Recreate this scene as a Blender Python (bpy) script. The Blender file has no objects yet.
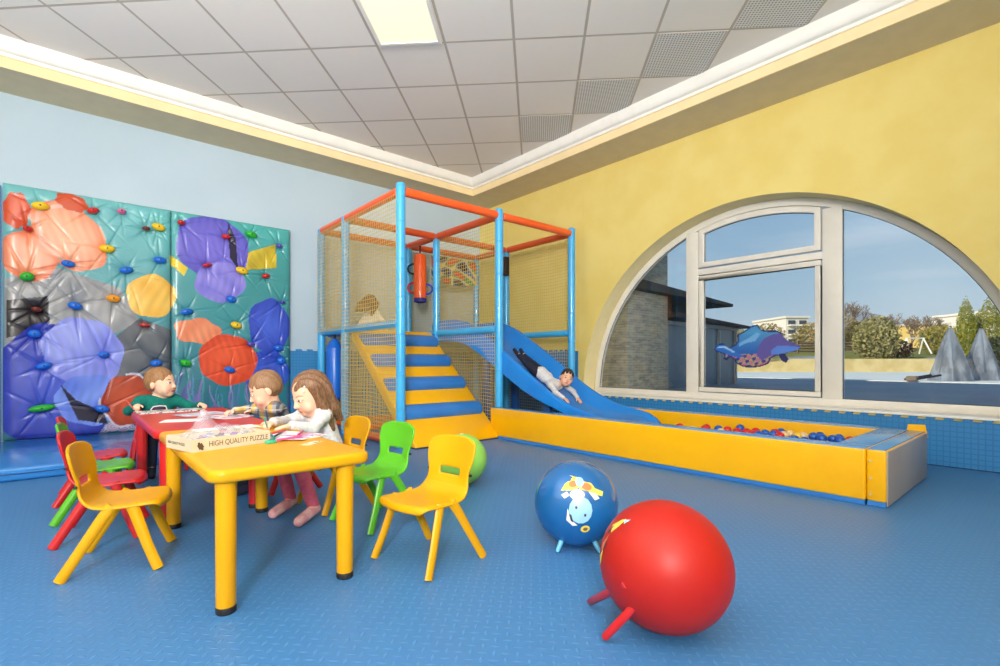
import bpy, bmesh, math, random
import numpy as np
from mathutils import Vector, Matrix
random.seed(7); rng = np.random.default_rng(7)
S = bpy.context.scene; COL = S.collection
PI = math.pi

# ---------------------------------------------------------------- camera, world, light, exposure
def srgb(r, g, b):
    f = lambda c: c/12.92 if c <= .04045 else ((c+.055)/1.055)**2.4
    return (f(r/255), f(g/255), f(b/255))
CAMZ = .832; YAW = math.radians(40.838); FOC = 497.
cd = bpy.data.cameras.new('camera'); cam = bpy.data.objects.new('camera', cd); COL.objects.link(cam)
cam.location = (0, 0, CAMZ); cam.rotation_euler = (PI/2, 0, -YAW)
cd.sensor_width = 36; cd.lens = FOC/1000*36; cd.shift_y = .028; cd.clip_start = .02; cd.clip_end = 3000
S.camera = cam
S.view_settings.view_transform = 'Standard'; S.view_settings.look = 'None'
S.view_settings.gamma = 1; S.view_settings.use_curve_mapping = False
S.view_settings.exposure = -0.15

W = bpy.data.worlds.new('sky'); S.world = W; W.use_nodes = True
nt = W.node_tree; nt.nodes.clear()
tc = nt.nodes.new('ShaderNodeTexCoord'); sx = nt.nodes.new('ShaderNodeSeparateXYZ')
rp = nt.nodes.new('ShaderNodeValToRGB'); bg = nt.nodes.new('ShaderNodeBackground'); wo = nt.nodes.new('ShaderNodeOutputWorld')
nz = nt.nodes.new('ShaderNodeTexNoise'); mp = nt.nodes.new('ShaderNodeMapping'); mx = nt.nodes.new('ShaderNodeMix'); cr = nt.nodes.new('ShaderNodeValToRGB')
nt.links.new(tc.outputs['Generated'], sx.inputs[0]); nt.links.new(sx.outputs[2], rp.inputs[0])
e = rp.color_ramp.elements
e[0].position = 0; e[0].color = srgb(204, 217, 226)+(1,)
e[1].position = 1; e[1].color = srgb(70, 120, 190)+(1,)
x = e.new(.12); x.color = srgb(166, 198, 222)+(1,)
x = e.new(.40); x.color = srgb(116, 166, 210)+(1,)
mp.inputs['Scale'].default_value = (1.2, 1.2, 7); mp.inputs['Rotation'].default_value = (.25, .1, 0)
nt.links.new(tc.outputs['Generated'], mp.inputs[0]); nt.links.new(mp.outputs[0], nz.inputs['Vector'])
nz.inputs['Scale'].default_value = 2.2; nz.inputs['Detail'].default_value = 5
cr.color_ramp.elements[0].position = .5; cr.color_ramp.elements[1].position = .8
cr.color_ramp.elements[1].color = (.35, .35, .35, 1)
nt.links.new(nz.outputs[0], cr.inputs[0])
mx.data_type = 'RGBA'; nt.links.new(cr.outputs[0], mx.inputs[0]); nt.links.new(rp.outputs[0], mx.inputs[6]); mx.inputs[7].default_value = (.9, .93, .96, 1)
nt.links.new(mx.outputs[2], bg.inputs[0]); bg.inputs[1].default_value = 1.0
nt.links.new(bg.outputs[0], wo.inputs[0])

def lamp(name, kind, loc, energy, color=(1, 1, 1), size=1, size_y=None, aim=None):
    l = bpy.data.lights.new(name, kind); o = bpy.data.objects.new(name, l); COL.objects.link(o)
    o.location = loc; l.energy = energy; l.color = color
    if kind == 'AREA':
        l.size = size
        if size_y: l.shape = 'RECTANGLE'; l.size_y = size_y
    if aim is not None:
        o.rotation_euler = (Vector(aim)-Vector(loc)).to_track_quat('-Z', 'Y').to_euler()
    return o
sun = lamp('sun', 'SUN', (-10, 4, 12), 5.0, (1, .93, .8)); sun.data.angle = .01
sun.rotation_euler = Vector((.88, -.16, -.40)).to_track_quat('-Z', 'Y').to_euler()
lamp('bounce_light', 'AREA', (-.6, -1.0, 1.6), 220, (1, .96, .91), 1.4, 1.4, (-.6, -1.0, 3.6))
lamp('left_fill', 'AREA', (-1.7, 2.2, 1.6), 170, (1, .96, .91), 1.2, 1.2, (-1.7, 2.2, 3.6))  # added unseen fill aimed at the ceiling, lifts the left wall
lamp('overhead_fill', 'AREA', (.2, -1.6, 3.5), 14, (1, .95, .88), 1.8, 1.4, (1.2, 1.6, 0))  # added unseen overhead light, there to give objects shape
fl_ = lamp('far_corner_fill', 'AREA', (-2.3, -2.5, 2.5), 135, (1, .97, .94), .9, .9, (4.3, 6.4, 2.4)); fl_.data.spread = math.radians(80)  # added fill from behind the camera, brightens the far corner

# ---------------------------------------------------------------- materials
def newmat(name):
    m = bpy.data.materials.new(name); m.use_nodes = True
    n = m.node_tree; b = n.nodes['Principled BSDF']; return m, n, b
class G:
    'tiny node-graph builder'
    def __init__(s, n): s.n = n
    def node(s, t, **k):
        o = s.n.nodes.new(t)
        for a, v in k.items(): setattr(o, a, v)
        return o
    def put(s, sock, v):
        if hasattr(v, 'is_output'): s.n.links.new(v, sock)
        else: sock.default_value = v
    def m(s, op, a, b=None, c=None):
        o = s.node('ShaderNodeMath', operation=op); s.put(o.inputs[0], a)
        if b is not None: s.put(o.inputs[1], b)
        if c is not None: s.put(o.inputs[2], c)
        return o.outputs[0]
    def obj(s): return s.node('ShaderNodeTexCoord').outputs['Object']
    def xyz(s, v):
        o = s.node('ShaderNodeSeparateXYZ'); s.put(o.inputs[0], v); return o.outputs
    def comb(s, x, y, z):
        o = s.node('ShaderNodeCombineXYZ')
        for i, v in enumerate((x, y, z)): s.put(o.inputs[i], v)
        return o.outputs[0]
    def noise(s, v, scale, detail=3, rough=.5):
        o = s.node('ShaderNodeTexNoise'); s.put(o.inputs['Vector'], v)
        o.inputs['Scale'].default_value = scale; o.inputs['Detail'].default_value = detail; o.inputs['Roughness'].default_value = rough
        return o.outputs[0]
    def scale(s, v, sc):
        o = s.node('ShaderNodeMapping'); s.put(o.inputs[0], v); o.inputs['Scale'].default_value = sc; return o.outputs[0]
    def mix(s, f, a, b):
        o = s.node('ShaderNodeMix', data_type='RGBA'); s.put(o.inputs[0], f)
        for i, v in ((6, a), (7, b)): s.put(o.inputs[i], v if hasattr(v, 'is_output') else tuple(v)+(1,))
        return o.outputs[2]
    def step(s, v, lo, hi):
        o = s.node('ShaderNodeMapRange', interpolation_type='SMOOTHSTEP'); s.put(o.inputs[0], v)
        o.inputs[1].default_value = lo; o.inputs[2].default_value = hi; return o.outputs[0]
    def bump(s, b, h, strength=.3, dist=.01):
        o = s.node('ShaderNodeBump'); o.inputs['Strength'].default_value = strength; o.inputs['Distance'].default_value = dist
        s.put(o.inputs['Height'], h); s.n.links.new(o.outputs[0], b.inputs['Normal'])
MATS = {}
def mat(name, rgb, rough=.5, spec=.5, rgb2=None, nscale=6, bump=0, bscale=40, bdist=.004, coat=0, metal=0, alpha=1, stretch=None, emit=0):
    m, n, b = newmat(name); g = G(n)
    b.inputs['Roughness'].default_value = rough; b.inputs['Specular IOR Level'].default_value = spec
    b.inputs['Coat Weight'].default_value = coat; b.inputs['Coat Roughness'].default_value = .08; b.inputs['Metallic'].default_value = metal
    b.inputs['Alpha'].default_value = alpha
    co = g.obj(); v = g.scale(co, stretch) if stretch else co
    c2 = rgb2 or tuple(min(255, c*1.015+1) for c in rgb)
    f = g.step(g.noise(v, nscale, 4), .35, .65)
    n.links.new(g.mix(f, srgb(*rgb), srgb(*c2)), b.inputs['Base Color'])
    if bump: g.bump(b, g.noise(v, bscale, 3), bump, bdist)
    if emit:
        b.inputs['Emission Color'].default_value = srgb(*rgb)+(1,); b.inputs['Emission Strength'].default_value = emit
    MATS[name] = m; return m
def vcmat(name, rough=.5, spec=.4, bump=0, bscale=20, bdist=.004, coat=0):
    m, n, b = newmat(name); g = G(n)
    a = g.node('ShaderNodeAttribute', attribute_name='Col'); n.links.new(a.outputs[0], b.inputs['Base Color'])
    b.inputs['Roughness'].default_value = rough; b.inputs['Specular IOR Level'].default_value = spec
    b.inputs['Coat Weight'].default_value = coat; b.inputs['Coat Roughness'].default_value = .15
    if bump: g.bump(b, g.noise(g.obj(), bscale, 3), bump, bdist)
    return m

# floor: foam with a tread of short raised lozenges, alternating direction
def tread(g, co, rot, cell):
    o = g.node('ShaderNodeMapping'); g.put(o.inputs[0], co); o.inputs['Rotation'].default_value = (0, 0, rot); o.inputs['Scale'].default_value = (1/cell,)*3
    x, y, _ = g.xyz(o.outputs[0])
    cx = g.m('FLOOR', x); cy = g.m('FLOOR', y)
    fx = g.m('ABSOLUTE', g.m('SUBTRACT', g.m('SUBTRACT', x, cx), .5)); fy = g.m('ABSOLUTE', g.m('SUBTRACT', g.m('SUBTRACT', y, cy), .5))
    par = g.m('ABSOLUTE', g.m('MODULO', g.m('ADD', cx, cy), 2))
    a = g.m('ADD', g.m('MULTIPLY', fx, g.m('SUBTRACT', 1, par)), g.m('MULTIPLY', fy, par))
    b = g.m('ADD', g.m('MULTIPLY', fy, g.m('SUBTRACT', 1, par)), g.m('MULTIPLY', fx, par))
    d = g.m('ADD', g.m('DIVIDE', a, .52), g.m('DIVIDE', b, .2))
    return g.step(d, 1.0, .55)
m, n, b = newmat('blue foam floor'); g = G(n); M_floor = m
co = g.obj(); h = tread(g, co, PI/4, .034)
nf = g.noise(co, 1.1, 3)
n.links.new(g.mix(g.m('MULTIPLY', h, .5), g.mix(nf, srgb(60, 117, 173), srgb(66, 123, 179)), srgb(82, 140, 196)), b.inputs['Base Color'])  # tread highlights: raised lozenges lightened in the base colour
b.inputs['Roughness'].default_value = .42; b.inputs['Specular IOR Level'].default_value = .45
g.bump(b, h, .5, .003)
# ceiling tiles laid diagonally
TS0, TT0, TSP, TTP = -.79, 4.26, .6, .665
def ceil_mat(name, perf):
    m, n, b = newmat(name); g = G(n); co = g.obj(); x, y, _ = g.xyz(co)
    s = g.m('MULTIPLY', g.m('SUBTRACT', x, y), .70711); t = g.m('MULTIPLY', g.m('ADD', x, y), .70711)
    def edge(v, o, p):
        f = g.m('FRACT', g.m('ADD', g.m('DIVIDE', g.m('SUBTRACT', v, o), p), 100)); return g.m('MULTIPLY', g.m('MINIMUM', f, g.m('SUBTRACT', 1, f)), p)
    es = edge(s, TS0, TSP); et = edge(t, TT0, TTP); e = g.m('MINIMUM', es, et)
    line = g.step(e, .013, .009)
    c = g.mix(g.noise(co, 1.3, 2), srgb(238, 233, 224), srgb(242, 237, 229))
    if perf:
        ux = g.m('SUBTRACT', g.m('FRACT', g.m('MULTIPLY', s, 40)), .5); uy = g.m('SUBTRACT', g.m('FRACT', g.m('MULTIPLY', t, 40)), .5)
        r = g.m('SQRT', g.m('ADD', g.m('MULTIPLY', ux, ux), g.m('MULTIPLY', uy, uy)))
        c = g.mix(g.step(r, .34, .26), srgb(226, 225, 220), srgb(140, 142, 142))
    n.links.new(g.mix(line, c, srgb(190, 180, 168)), b.inputs['Base Color'])
    b.inputs['Roughness'].default_value = .8
    g.bump(b, g.m('SUBTRACT', 1, line), .4, .004)
    return m
M_ceil = ceil_mat('ceiling tiles', False); M_perf = ceil_mat('perforated ceiling tiles', True)
M_blue_wall = mat('pale blue wall paint', (184, 204, 218), .75, .3, (188, 208, 222), 1.2, .1, 60)
M_yellow_wall = mat('mottled yellow wall paint', (230, 207, 120), .7, .3, (234, 214, 132), 2.2, .12, 50)
M_reveal = mat('window reveal paint', (226, 212, 160), .7, .3)
M_cream_wall = mat('cream wall paint', (235, 228, 208), .8, .3)
M_soffit = mat('cream soffit paint', (216, 202, 166), .8, .3)
M_band = mat('warm cream band', (240, 218, 170), .7, .3)  # warm light along this face is put into its colour
M_white = mat('white trim paint', (238, 236, 228), .5, .4)
M_pvc = mat('white window plastic', (226, 222, 212), .35, .5)
M_dark_seal = mat('dark rubber seal', (40, 42, 45), .6)
# wall foam tiles: fine square grid
def foam_mat(name, c1, c2, cell, ax):
    m, n, b = newmat(name); g = G(n); co = g.obj(); x = g.xyz(co)
    u = x[ax]; v = x[2]
    def ln(w):
        f = g.m('FRACT', g.m('ADD', g.m('DIVIDE', w, cell), 50)); return g.m('MINIMUM', f, g.m('SUBTRACT', 1, f))
    k = g.step(g.m('MINIMUM', ln(u), ln(v)), .16, .05)
    n.links.new(g.mix(g.m('MULTIPLY', k, .6), srgb(*c1), srgb(*c2)), b.inputs['Base Color'])
    b.inputs['Roughness'].default_value = .5; g.bump(b, k, -.5, .003); return m
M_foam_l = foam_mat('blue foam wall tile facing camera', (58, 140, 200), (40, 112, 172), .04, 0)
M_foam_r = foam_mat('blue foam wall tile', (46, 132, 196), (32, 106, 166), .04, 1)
M_gap = mat('dark joint', (14, 40, 78), .8)
M_yplas = mat('yellow plastic', (213, 154, 4), .38, .3, (217, 159, 6), 3)
M_gplas = mat('green plastic', (84, 174, 30), .32, .5)
M_rplas = mat('red plastic', (196, 32, 34), .32, .5)
M_black = mat('black rubber', (28, 28, 28), .6)
M_yvinyl = mat('yellow vinyl', (238, 178, 4), .32, .4, (234, 172, 4), 2, .25, 9, .006, .04)
M_bvinyl = mat('blue vinyl', (44, 112, 190), .28, .5, (50, 122, 198), 2, .25, 9, .006, .15)
M_btop = mat('pale blue vinyl', (84, 140, 196), .25, .5, (98, 152, 204), 2, .35, 10, .008, .2)
M_sheen_vinyl = mat('vinyl in sheen grey', (150, 140, 132), .3, .5, (158, 148, 138), 2, .2, 8, .006, .1)  # window reflection on yellowish vinyl, put into a grey base colour
M_dvinyl = mat('dark blue vinyl', (22, 70, 130), .35)
M_mat = mat('glossy blue crash mat vinyl', (40, 126, 205), .2, .5, (48, 138, 214), 2, .3, 5, .01, .3)
M_post = mat('sky blue foam sleeve', (56, 166, 226), .3, .5, (62, 174, 232), 3, 0, 40, .004, .3)
M_teal = mat('teal blue foam sleeve', (70, 160, 186), .35, .5)
M_orange = mat('orange foam sleeve', (240, 88, 30), .35, .5, (244, 98, 36), 3, 0, 40, .004, .2)
M_net = mat('straw coloured net cord', (206, 184, 112), .8, .2)
M_slide = mat('blue slide plastic', (20, 118, 205), .25, .5, (24, 126, 212), 2, .08, 6, .004, .1)
M_rope = mat('black strap', (30, 30, 34), .7)
M_red_ball = mat('red rubber', (172, 27, 17), .45, .35, (178, 32, 20), 3, .04, 60, .001)
M_blue_ball = mat('pearly blue rubber', (20, 98, 166), .16, .6, (24, 106, 176), 2, 0, 40, .004, .5, .15)
M_bleg = mat('pale blue rubber', (96, 182, 220), .3)
M_lime = mat('lime green rubber', (140, 204, 84), .4, .5)
M_paper = mat('white paper', (236, 236, 238), .7, .3)
M_card = mat('cream cardboard', (204, 190, 162), .65, .25, (208, 195, 168), 8)
M_ink = mat('brown ink', (96, 76, 52), .7, .2)
M_stone = None

# ---------------------------------------------------------------- mesh helpers
class MB:
    def __init__(s): s.v = []; s.f = []; s.mi = []
    def add(s, vs, fs, mi=0):
        o = len(s.v); s.v += [tuple(map(float, p)) for p in vs]; s.f += [tuple(i+o for i in f) for f in fs]; s.mi += [mi]*len(fs); return s
    def box(s, lo, hi, M=None, mi=0):
        (a, b, c), (d, e, f) = lo, hi
        vs = [(a,b,c),(d,b,c),(d,e,c),(a,e,c),(a,b,f),(d,b,f),(d,e,f),(a,e,f)]
        if M is not None: vs = [M @ Vector(p) for p in vs]
        return s.add(vs, [(0,3,2,1),(4,5,6,7),(0,1,5,4),(1,2,6,5),(2,3,7,6),(3,0,4,7)], mi)
    def tube(s, path, r, n=10, caps=True, flat=1., up=None, mi=0):
        P = [Vector(p) for p in path]; k = len(P); R = [r]*k if not hasattr(r, '__len__') else r
        vs = []; last = None
        for i in range(k):
            t = (P[min(i+1, k-1)]-P[max(i-1, 0)]).normalized()
            a = up if up is not None else (last if last is not None else (Vector((0, 0, 1)) if abs(t.z) < .9 else Vector((1, 0, 0))))
            a = Vector(a); a = (a-t*a.dot(t)).normalized(); last = a; b = t.cross(a)
            for j in range(n):
                q = 2*PI*j/n; vs.append(P[i]+(a*math.cos(q)*flat+b*math.sin(q))*R[i])
        fs = [(i*n+j, i*n+(j+1) % n, (i+1)*n+(j+1) % n, (i+1)*n+j) for i in range(k-1) for j in range(n)]
        if caps: fs += [tuple(range(n-1, -1, -1)), tuple(range((k-1)*n, k*n))]
        return s.add(vs, fs, mi)
    def lathe(s, prof, M=None, n=24, mi=0):
        vs = []; k = len(prof)
        for r, z in prof:
            for j in range(n):
                q = 2*PI*j/n; vs.append(Vector((r*math.cos(q), r*math.sin(q), z)))
        if M is not None: vs = [M @ p for p in vs]
        fs = [(i*n+j, i*n+(j+1) % n, (i+1)*n+(j+1) % n, (i+1)*n+j) for i in range(k-1) for j in range(n)]
        fs += [tuple(range(n-1, -1, -1)), tuple(range((k-1)*n, k*n))]
        return s.add(vs, fs, mi)
    def prism(s, poly, h0, h1, M=None, mi=0):
        'polygon in xy extruded from z=h0 to h1 (then M)'
        n = len(poly); vs = [Vector((p[0], p[1], h0)) for p in poly]+[Vector((p[0], p[1], h1)) for p in poly]
        if M is not None: vs = [M @ p for p in vs]
        return s.add(vs, [tuple(range(n-1, -1, -1)), tuple(range(n, 2*n))]+[(i, (i+1) % n, n+(i+1) % n, n+i) for i in range(n)], mi)
    def grid(s, P, close=False, mi=0):
        nu = len(P); nv = len(P[0]); vs = [p for r in P for p in r]
        fs = [(i*nv+j, i*nv+j+1, (i+1)*nv+j+1, (i+1)*nv+j) for i in range(nu-1) for j in range(nv-1)]
        return s.add(vs, fs, mi)
    def ball(s, c, r, nu=16, nv=10, M=None, mi=0):
        vs = []; r = (r,)*3 if not hasattr(r, '__len__') else r
        for i in range(nv+1):
            th = PI*i/nv
            for j in range(nu):
                ph = 2*PI*j/nu; p = Vector((r[0]*math.sin(th)*math.cos(ph), r[1]*math.sin(th)*math.sin(ph), r[2]*math.cos(th)))
                if M is not None: p = M @ p
                vs.append(p+Vector(c))
        fs = []
        for i in range(nv):
            for j in range(nu):
                a, b2, c2, d = i*nu+j, (i+1)*nu+j, (i+1)*nu+(j+1) % nu, i*nu+(j+1) % nu
                fs.append((a, b2, c2) if i == 0 else ((a, b2, d) if i == nv-1 else (a, b2, c2, d)))
        return s.add(vs, fs, mi)
    def build(s, name, m, parent=None, smooth=True, bevel=0, seg=2, local=False, angle=35):
        me = bpy.data.meshes.new(name)
        vs = s.v
        if parent is not None and not local:
            O = world_origin(parent); vs = [(p[0]-O[0], p[1]-O[1], p[2]-O[2]) for p in vs]
        me.from_pydata(vs, [], s.f); me.update()
        ms = m if isinstance(m, (list, tuple)) else [m]
        for q in ms: me.materials.append(q)
        if len(ms) > 1: me.polygons.foreach_set('material_index', s.mi)
        b = bmesh.new(); b.from_mesh(me); bmesh.ops.remove_doubles(b, verts=b.verts, dist=1e-5); bmesh.ops.recalc_face_normals(b, faces=b.faces)
        if bevel:
            es = [e for e in b.edges if len(e.link_faces) == 2 and e.calc_face_angle(0) > .5]
            bmesh.ops.bevel(b, geom=es, offset=bevel, segments=seg, affect='EDGES', profile=.5, clamp_overlap=True)
        if smooth:
            for f in b.faces: f.smooth = True
            for e in b.edges:
                if len(e.link_faces) == 2 and e.calc_face_angle(0) > math.radians(angle): e.smooth = False
        b.to_mesh(me); b.free()
        o = bpy.data.objects.new(name, me); COL.objects.link(o)
        if parent is not None: o.parent = parent
        return o
def world_origin(o):
    v = Vector((0, 0, 0))
    while o is not None: v += o.location; o = o.parent
    return v
def tag(o, label=None, cat=None, group=None, kind=None):
    if label: o['label'] = label
    if cat: o['category'] = cat
    if group: o['group'] = group
    if kind: o['kind'] = kind
    return o
def thing(name, label, cat, loc=(0, 0, 0), rz=0, group=None):
    o = bpy.data.objects.new(name, None); COL.objects.link(o); o.empty_display_size = .1
    o.location = loc; o.rotation_euler = (0, 0, rz); return tag(o, label, cat, group)
def struct(o): o['kind'] = 'structure'; return o
def copy_tree(o, parent=None):
    c = o.copy(); COL.objects.link(c); c.parent = parent
    for ch in list(o.children): copy_tree(ch, c)
    return c
def rot(axis, a): return Matrix.Rotation(a, 4, axis)
def tr(x, y, z): return Matrix.Translation((x, y, z))
def rrect(x0, y0, x1, y1, r, n=5):
    out = []
    for cx, cy, a0 in ((x1-r, y0+r, -PI/2), (x1-r, y1-r, 0), (x0+r, y1-r, PI/2), (x0+r, y0+r, PI)):
        for i in range(n+1):
            a = a0+PI/2*i/n; out.append((cx+r*math.cos(a), cy+r*math.sin(a)))
    return out
_B = (math.cos(YAW), math.sin(YAW))
def at(px, py, d):
    'point of the place at depth d along a sight line (used to read real positions off the photograph)'
    u = (px-500)/FOC*d; z = CAMZ+(361-py)/FOC*d
    return Vector((u*_B[0]+d*_B[1], -u*_B[1]+d*_B[0], z))
# ================================================================ room shell
XR, YL, X0, Y0 = 5.23, 6.57, -3.0, -3.2
ZS, ZC = 3.35, 3.59
AC, AZ, AR, RV = 2.236, .40, 2.10, .24        # arch: centre Y, springing height, radius, reveal depth
struct(MB().box((X0, Y0, -.05), (XR, YL, 0)).build('floor', M_floor, smooth=False))
struct(MB().box((X0, YL, -.05), (XR+.1, YL+.2, 3.7)).build('wall_left', M_blue_wall, smooth=False))
struct(MB().box((X0, Y0-.2, -.05), (XR+.5, Y0, 3.7)).build('wall_back', M_cream_wall, smooth=False))
struct(MB().box((X0-.2, Y0-.2, -.05), (X0, YL+.2, 3.7)).build('wall_near', M_cream_wall, smooth=False))
b = MB(); NA = 64
ys = [AC+AR*math.cos(PI*i/NA) for i in range(NA+1)]; zs = [AZ+AR*math.sin(PI*i/NA) for i in range(NA+1)]
for i in range(NA):
    b.add([(XR, ys[i], zs[i]), (XR, ys[i+1], zs[i+1]), (XR, ys[i+1], 3.7), (XR, ys[i], 3.7)], [(0, 1, 2, 3)])
    b.add([(XR, ys[i], -.05), (XR, ys[i+1], -.05), (XR, ys[i+1], AZ), (XR, ys[i], AZ)], [(0, 1, 2, 3)])
    b.add([(XR+RV, ys[i], zs[i]), (XR+RV, ys[i+1], zs[i+1]), (XR, ys[i+1], zs[i+1]), (XR, ys[i], zs[i])], [(0, 1, 2, 3)], 1)
b.add([(XR, ys[0], AZ), (XR, ys[NA], AZ), (XR+RV+.06, ys[NA], AZ), (XR+RV+.06, ys[0], AZ)], [(0, 1, 2, 3)], 2)
for ya, yb in ((Y0, ys[NA]), (ys[0], YL)):
    b.add([(XR, ya, -.05), (XR, yb, -.05), (XR, yb, 3.7), (XR, ya, 3.7)], [(0, 1, 2, 3)])
# outer skin of the wall so it has its thickness
for i in range(NA):
    b.add([(XR+.38, ys[i], zs[i]), (XR+.38, ys[i+1], zs[i+1]), (XR+.38, ys[i+1], 3.7), (XR+.38, ys[i], 3.7)], [(0, 1, 2, 3)])
    b.add([(XR+RV, ys[i], zs[i]), (XR+RV, ys[i+1], zs[i+1]), (XR+.38, ys[i+1], zs[i+1]), (XR+.38, ys[i], zs[i])], [(0, 1, 2, 3)])
for ya, yb in ((Y0, ys[NA]), (ys[0], YL+.2)):
    b.add([(XR+.38, ya, -.05), (XR+.38, yb, -.05), (XR+.38, yb, 3.7), (XR+.38, ya, 3.7)], [(0, 1, 2, 3)])
struct(b.build('wall_right', [M_yellow_wall, M_reveal, M_white], angle=20))
struct(MB().box((X0-.2, Y0-.2, ZC), (XR+.38, YL+.2, ZC+.12)).build('ceiling', M_ceil, smooth=False))
# dropped soffit along the two walls, with its warm band and white crown
SX, SY = 4.66, 6.02
struct(MB().box((X0, SY, ZS), (XR, YL, ZC)).build('soffit_left', M_soffit, smooth=False))
struct(MB().box((SX, Y0, ZS), (XR, SY, ZC)).build('soffit_right', M_soffit, smooth=False))
prof = [(0, .0, 1), (.012, .0, 1), (.012, .085, 1), (0, .085, 1)]
def mould(pr, nm, m):
    b = MB(); n = len(pr)
    L = [(X0, SY-o, ZS+z) for o, z in pr]; C = [(SX-o, SY-o, ZS+z) for o, z in pr]; R = [(SX-o, Y0, ZS+z) for o, z in pr]
    for A, B_ in ((L, C), (C, R)):
        b.add(A+B_, [(i, i+1, n+i+1, n+i) for i in range(n-1)])
    return struct(b.build(nm, m, angle=30))
mould([(0, -.001), (.014, -.001), (.014, .088), (.022, .094)], 'trim_1', M_band)
cv = [(.022, .094), (.03, .094), (.03, .122), (.04, .126)]+[(.04+.05*math.sin(a), .126+.114*(1-math.cos(a))) for a in [PI/2*i/8 for i in range(1, 9)]]
mould(cv, 'trim_2', M_white)
# perforated tiles in the ceiling near the right crown, and the lit panel
def st(s, t, z=ZC): return ((s+t)*.70711, (t-s)*.70711, z)
def clip_ceiling(poly, lim):
    out = []
    for i in range(len(poly)):
        p, q = poly[i], poly[(i+1) % len(poly)]
        a, c = p[0] < lim, q[0] < lim
        if a: out.append(p)
        if a != c:
            k = (lim-p[0])/(q[0]-p[0]); out.append(tuple(p[j]+(q[j]-p[j])*k for j in range(3)))
    return out
for k, row in ((0, 3), (1, 2), (2, 1), (3, 0), (4, -1), (5, -2)):
    t0 = TT0+TTP*(row-1)
    s0 = TS0+TSP*(k+1)
    poly = clip_ceiling([st(s0+.008, t0+.008, ZC-.004), st(s0+TSP-.008, t0+.008, ZC-.004), st(s0+TSP-.008, t0+TTP-.008, ZC-.004), st(s0+.008, t0+TTP-.008, ZC-.004)], SX-.09)
    if len(poly) > 2:
        o = MB().add(poly+[(p[0], p[1], ZC+.01) for p in poly], [tuple(range(len(poly)))]+[(i, (i+1) % len(poly), len(poly)+(i+1) % len(poly), len(poly)+i) for i in range(len(poly))]).build('perforated_ceiling_tile', M_perf, smooth=False)
        struct(o)
M_lit = mat('lit cream diffuser', (255, 244, 214), .5, .3, (255, 244, 214), emit=.55)
s0, s1, t1 = TS0-TSP+.02, TS0-.02, TT0-.01
t0 = t1-.62*1.0
lp = thing('ceiling_light', 'square cream light panel set flush among the ceiling tiles', 'ceiling light', st((s0+s1)/2, (t0+t1)/2, ZC))
b = MB(); c4 = [st(s0, t0), st(s1, t0), st(s1, t1), st(s0, t1)]
i4 = [st(s0+.03, t0+.03), st(s1-.03, t0+.03), st(s1-.03, t1-.03), st(s0+.03, t1-.03)]
for i in range(4):
    j = (i+1) % 4; A, B_, C_, D = c4[i], c4[j], i4[j], i4[i]
    b.add([(p[0], p[1], z) for z in (ZC-.015, ZC+.002) for p in (A, B_, C_, D)], [(3, 2, 1, 0), (4, 5, 6, 7), (0, 1, 5, 4), (1, 2, 6, 5), (2, 3, 7, 6), (3, 0, 4, 7)])
b.build('frame', M_white, lp, smooth=False)
MB().add([(p[0], p[1], z) for z in (ZC-.008, ZC+.002) for p in i4], [(3, 2, 1, 0), (4, 5, 6, 7), (0, 1, 5, 4), (1, 2, 6, 5), (2, 3, 7, 6), (3, 0, 4, 7)]).build('diffuser', M_lit, lp, smooth=False)
# foam tile wainscot with jigsaw top edge
def wainscot(nm, a0, a1, z1, axis, fixed, m, th=.018, cell=.14, tooth=.022):
    poly = [(a0, 0.004), (a1, 0.004)]; a = a1; k = 0
    step = cell/2
    n = int((a1-a0)/step)
    poly.append((a1, z1))
    for i in range(n):
        x = a1-i*step; hi = z1 if i % 2 == 0 else z1-tooth
        x2 = max(a0, x-step)
        if i % 2 == 0: poly += [(x-.004, z1), (x2-.006, z1)]
        else: poly += [(x+.004, z1-tooth), (x2+.006, z1-tooth)]
    poly.append((a0, z1-tooth))
    if axis == 'x': M = Matrix(((1, 0, 0, 0), (0, 0, -1, fixed), (0, 1, 0, 0), (0, 0, 0, 1)))
    else: M = Matrix(((0, 0, -1, fixed), (1, 0, 0, 0), (0, 1, 0, 0), (0, 0, 0, 1)))
    return struct(MB().prism(poly, 0, th, M).build(nm, m, smooth=False))
wainscot('baseboard_left', 2.125, XR-.02, .985, 'x', YL, M_foam_l)
wainscot('baseboard_corner', 4.42, YL-.02, .99, 'y', XR, M_foam_r, cell=.1)
wainscot('baseboard_right', -1.6, 4.415, .385, 'y', XR, M_foam_r, cell=.11, tooth=.02)
struct(MB().box((-2.9, YL-.03, .0), (-.49, YL, 2.47)).build('wall_padding', M_foam_l, smooth=False))
struct(MB().box((XR-.024, -1.6, 0), (XR-.018, 4.41, .006)).build('trim_3', M_gap, smooth=False))

# ---------------------------------------------------------------- arched window
XW = XR+RV            # room side of the frame
GZ = .012
win = MB()
def ringseg(b, r0, r1, x0, x1, a0=0, a1=PI, n=48, cy=AC, cz=AZ):
    vs = []
    for i in range(n+1):
        a = a0+(a1-a0)*i/n
        for r, x in ((r0, x0), (r1, x0), (r1, x1), (r0, x1)): vs.append((x, cy+r*math.cos(a), cz+r*math.sin(a)))
    fs = [(i*4+j, i*4+(j+1) % 4, (i+1)*4+(j+1) % 4, (i+1)*4+j) for i in range(n) for j in range(4)]
    b.add(vs, fs+[(0, 1, 2, 3), (n*4+3, n*4+2, n*4+1, n*4)])
ringseg(win, AR-.075, AR-.001, XW, XW+.07)
win.box((XW-.0025, AC-AR+.004, AZ+.001), (XW+.068, AC+AR-.004, AZ+.075))
def archz(y, r): return AZ+math.sqrt(max(0, r*r-(y-AC)**2))
MUL = ((2.835, 2.985), (1.425, 1.59))
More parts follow.
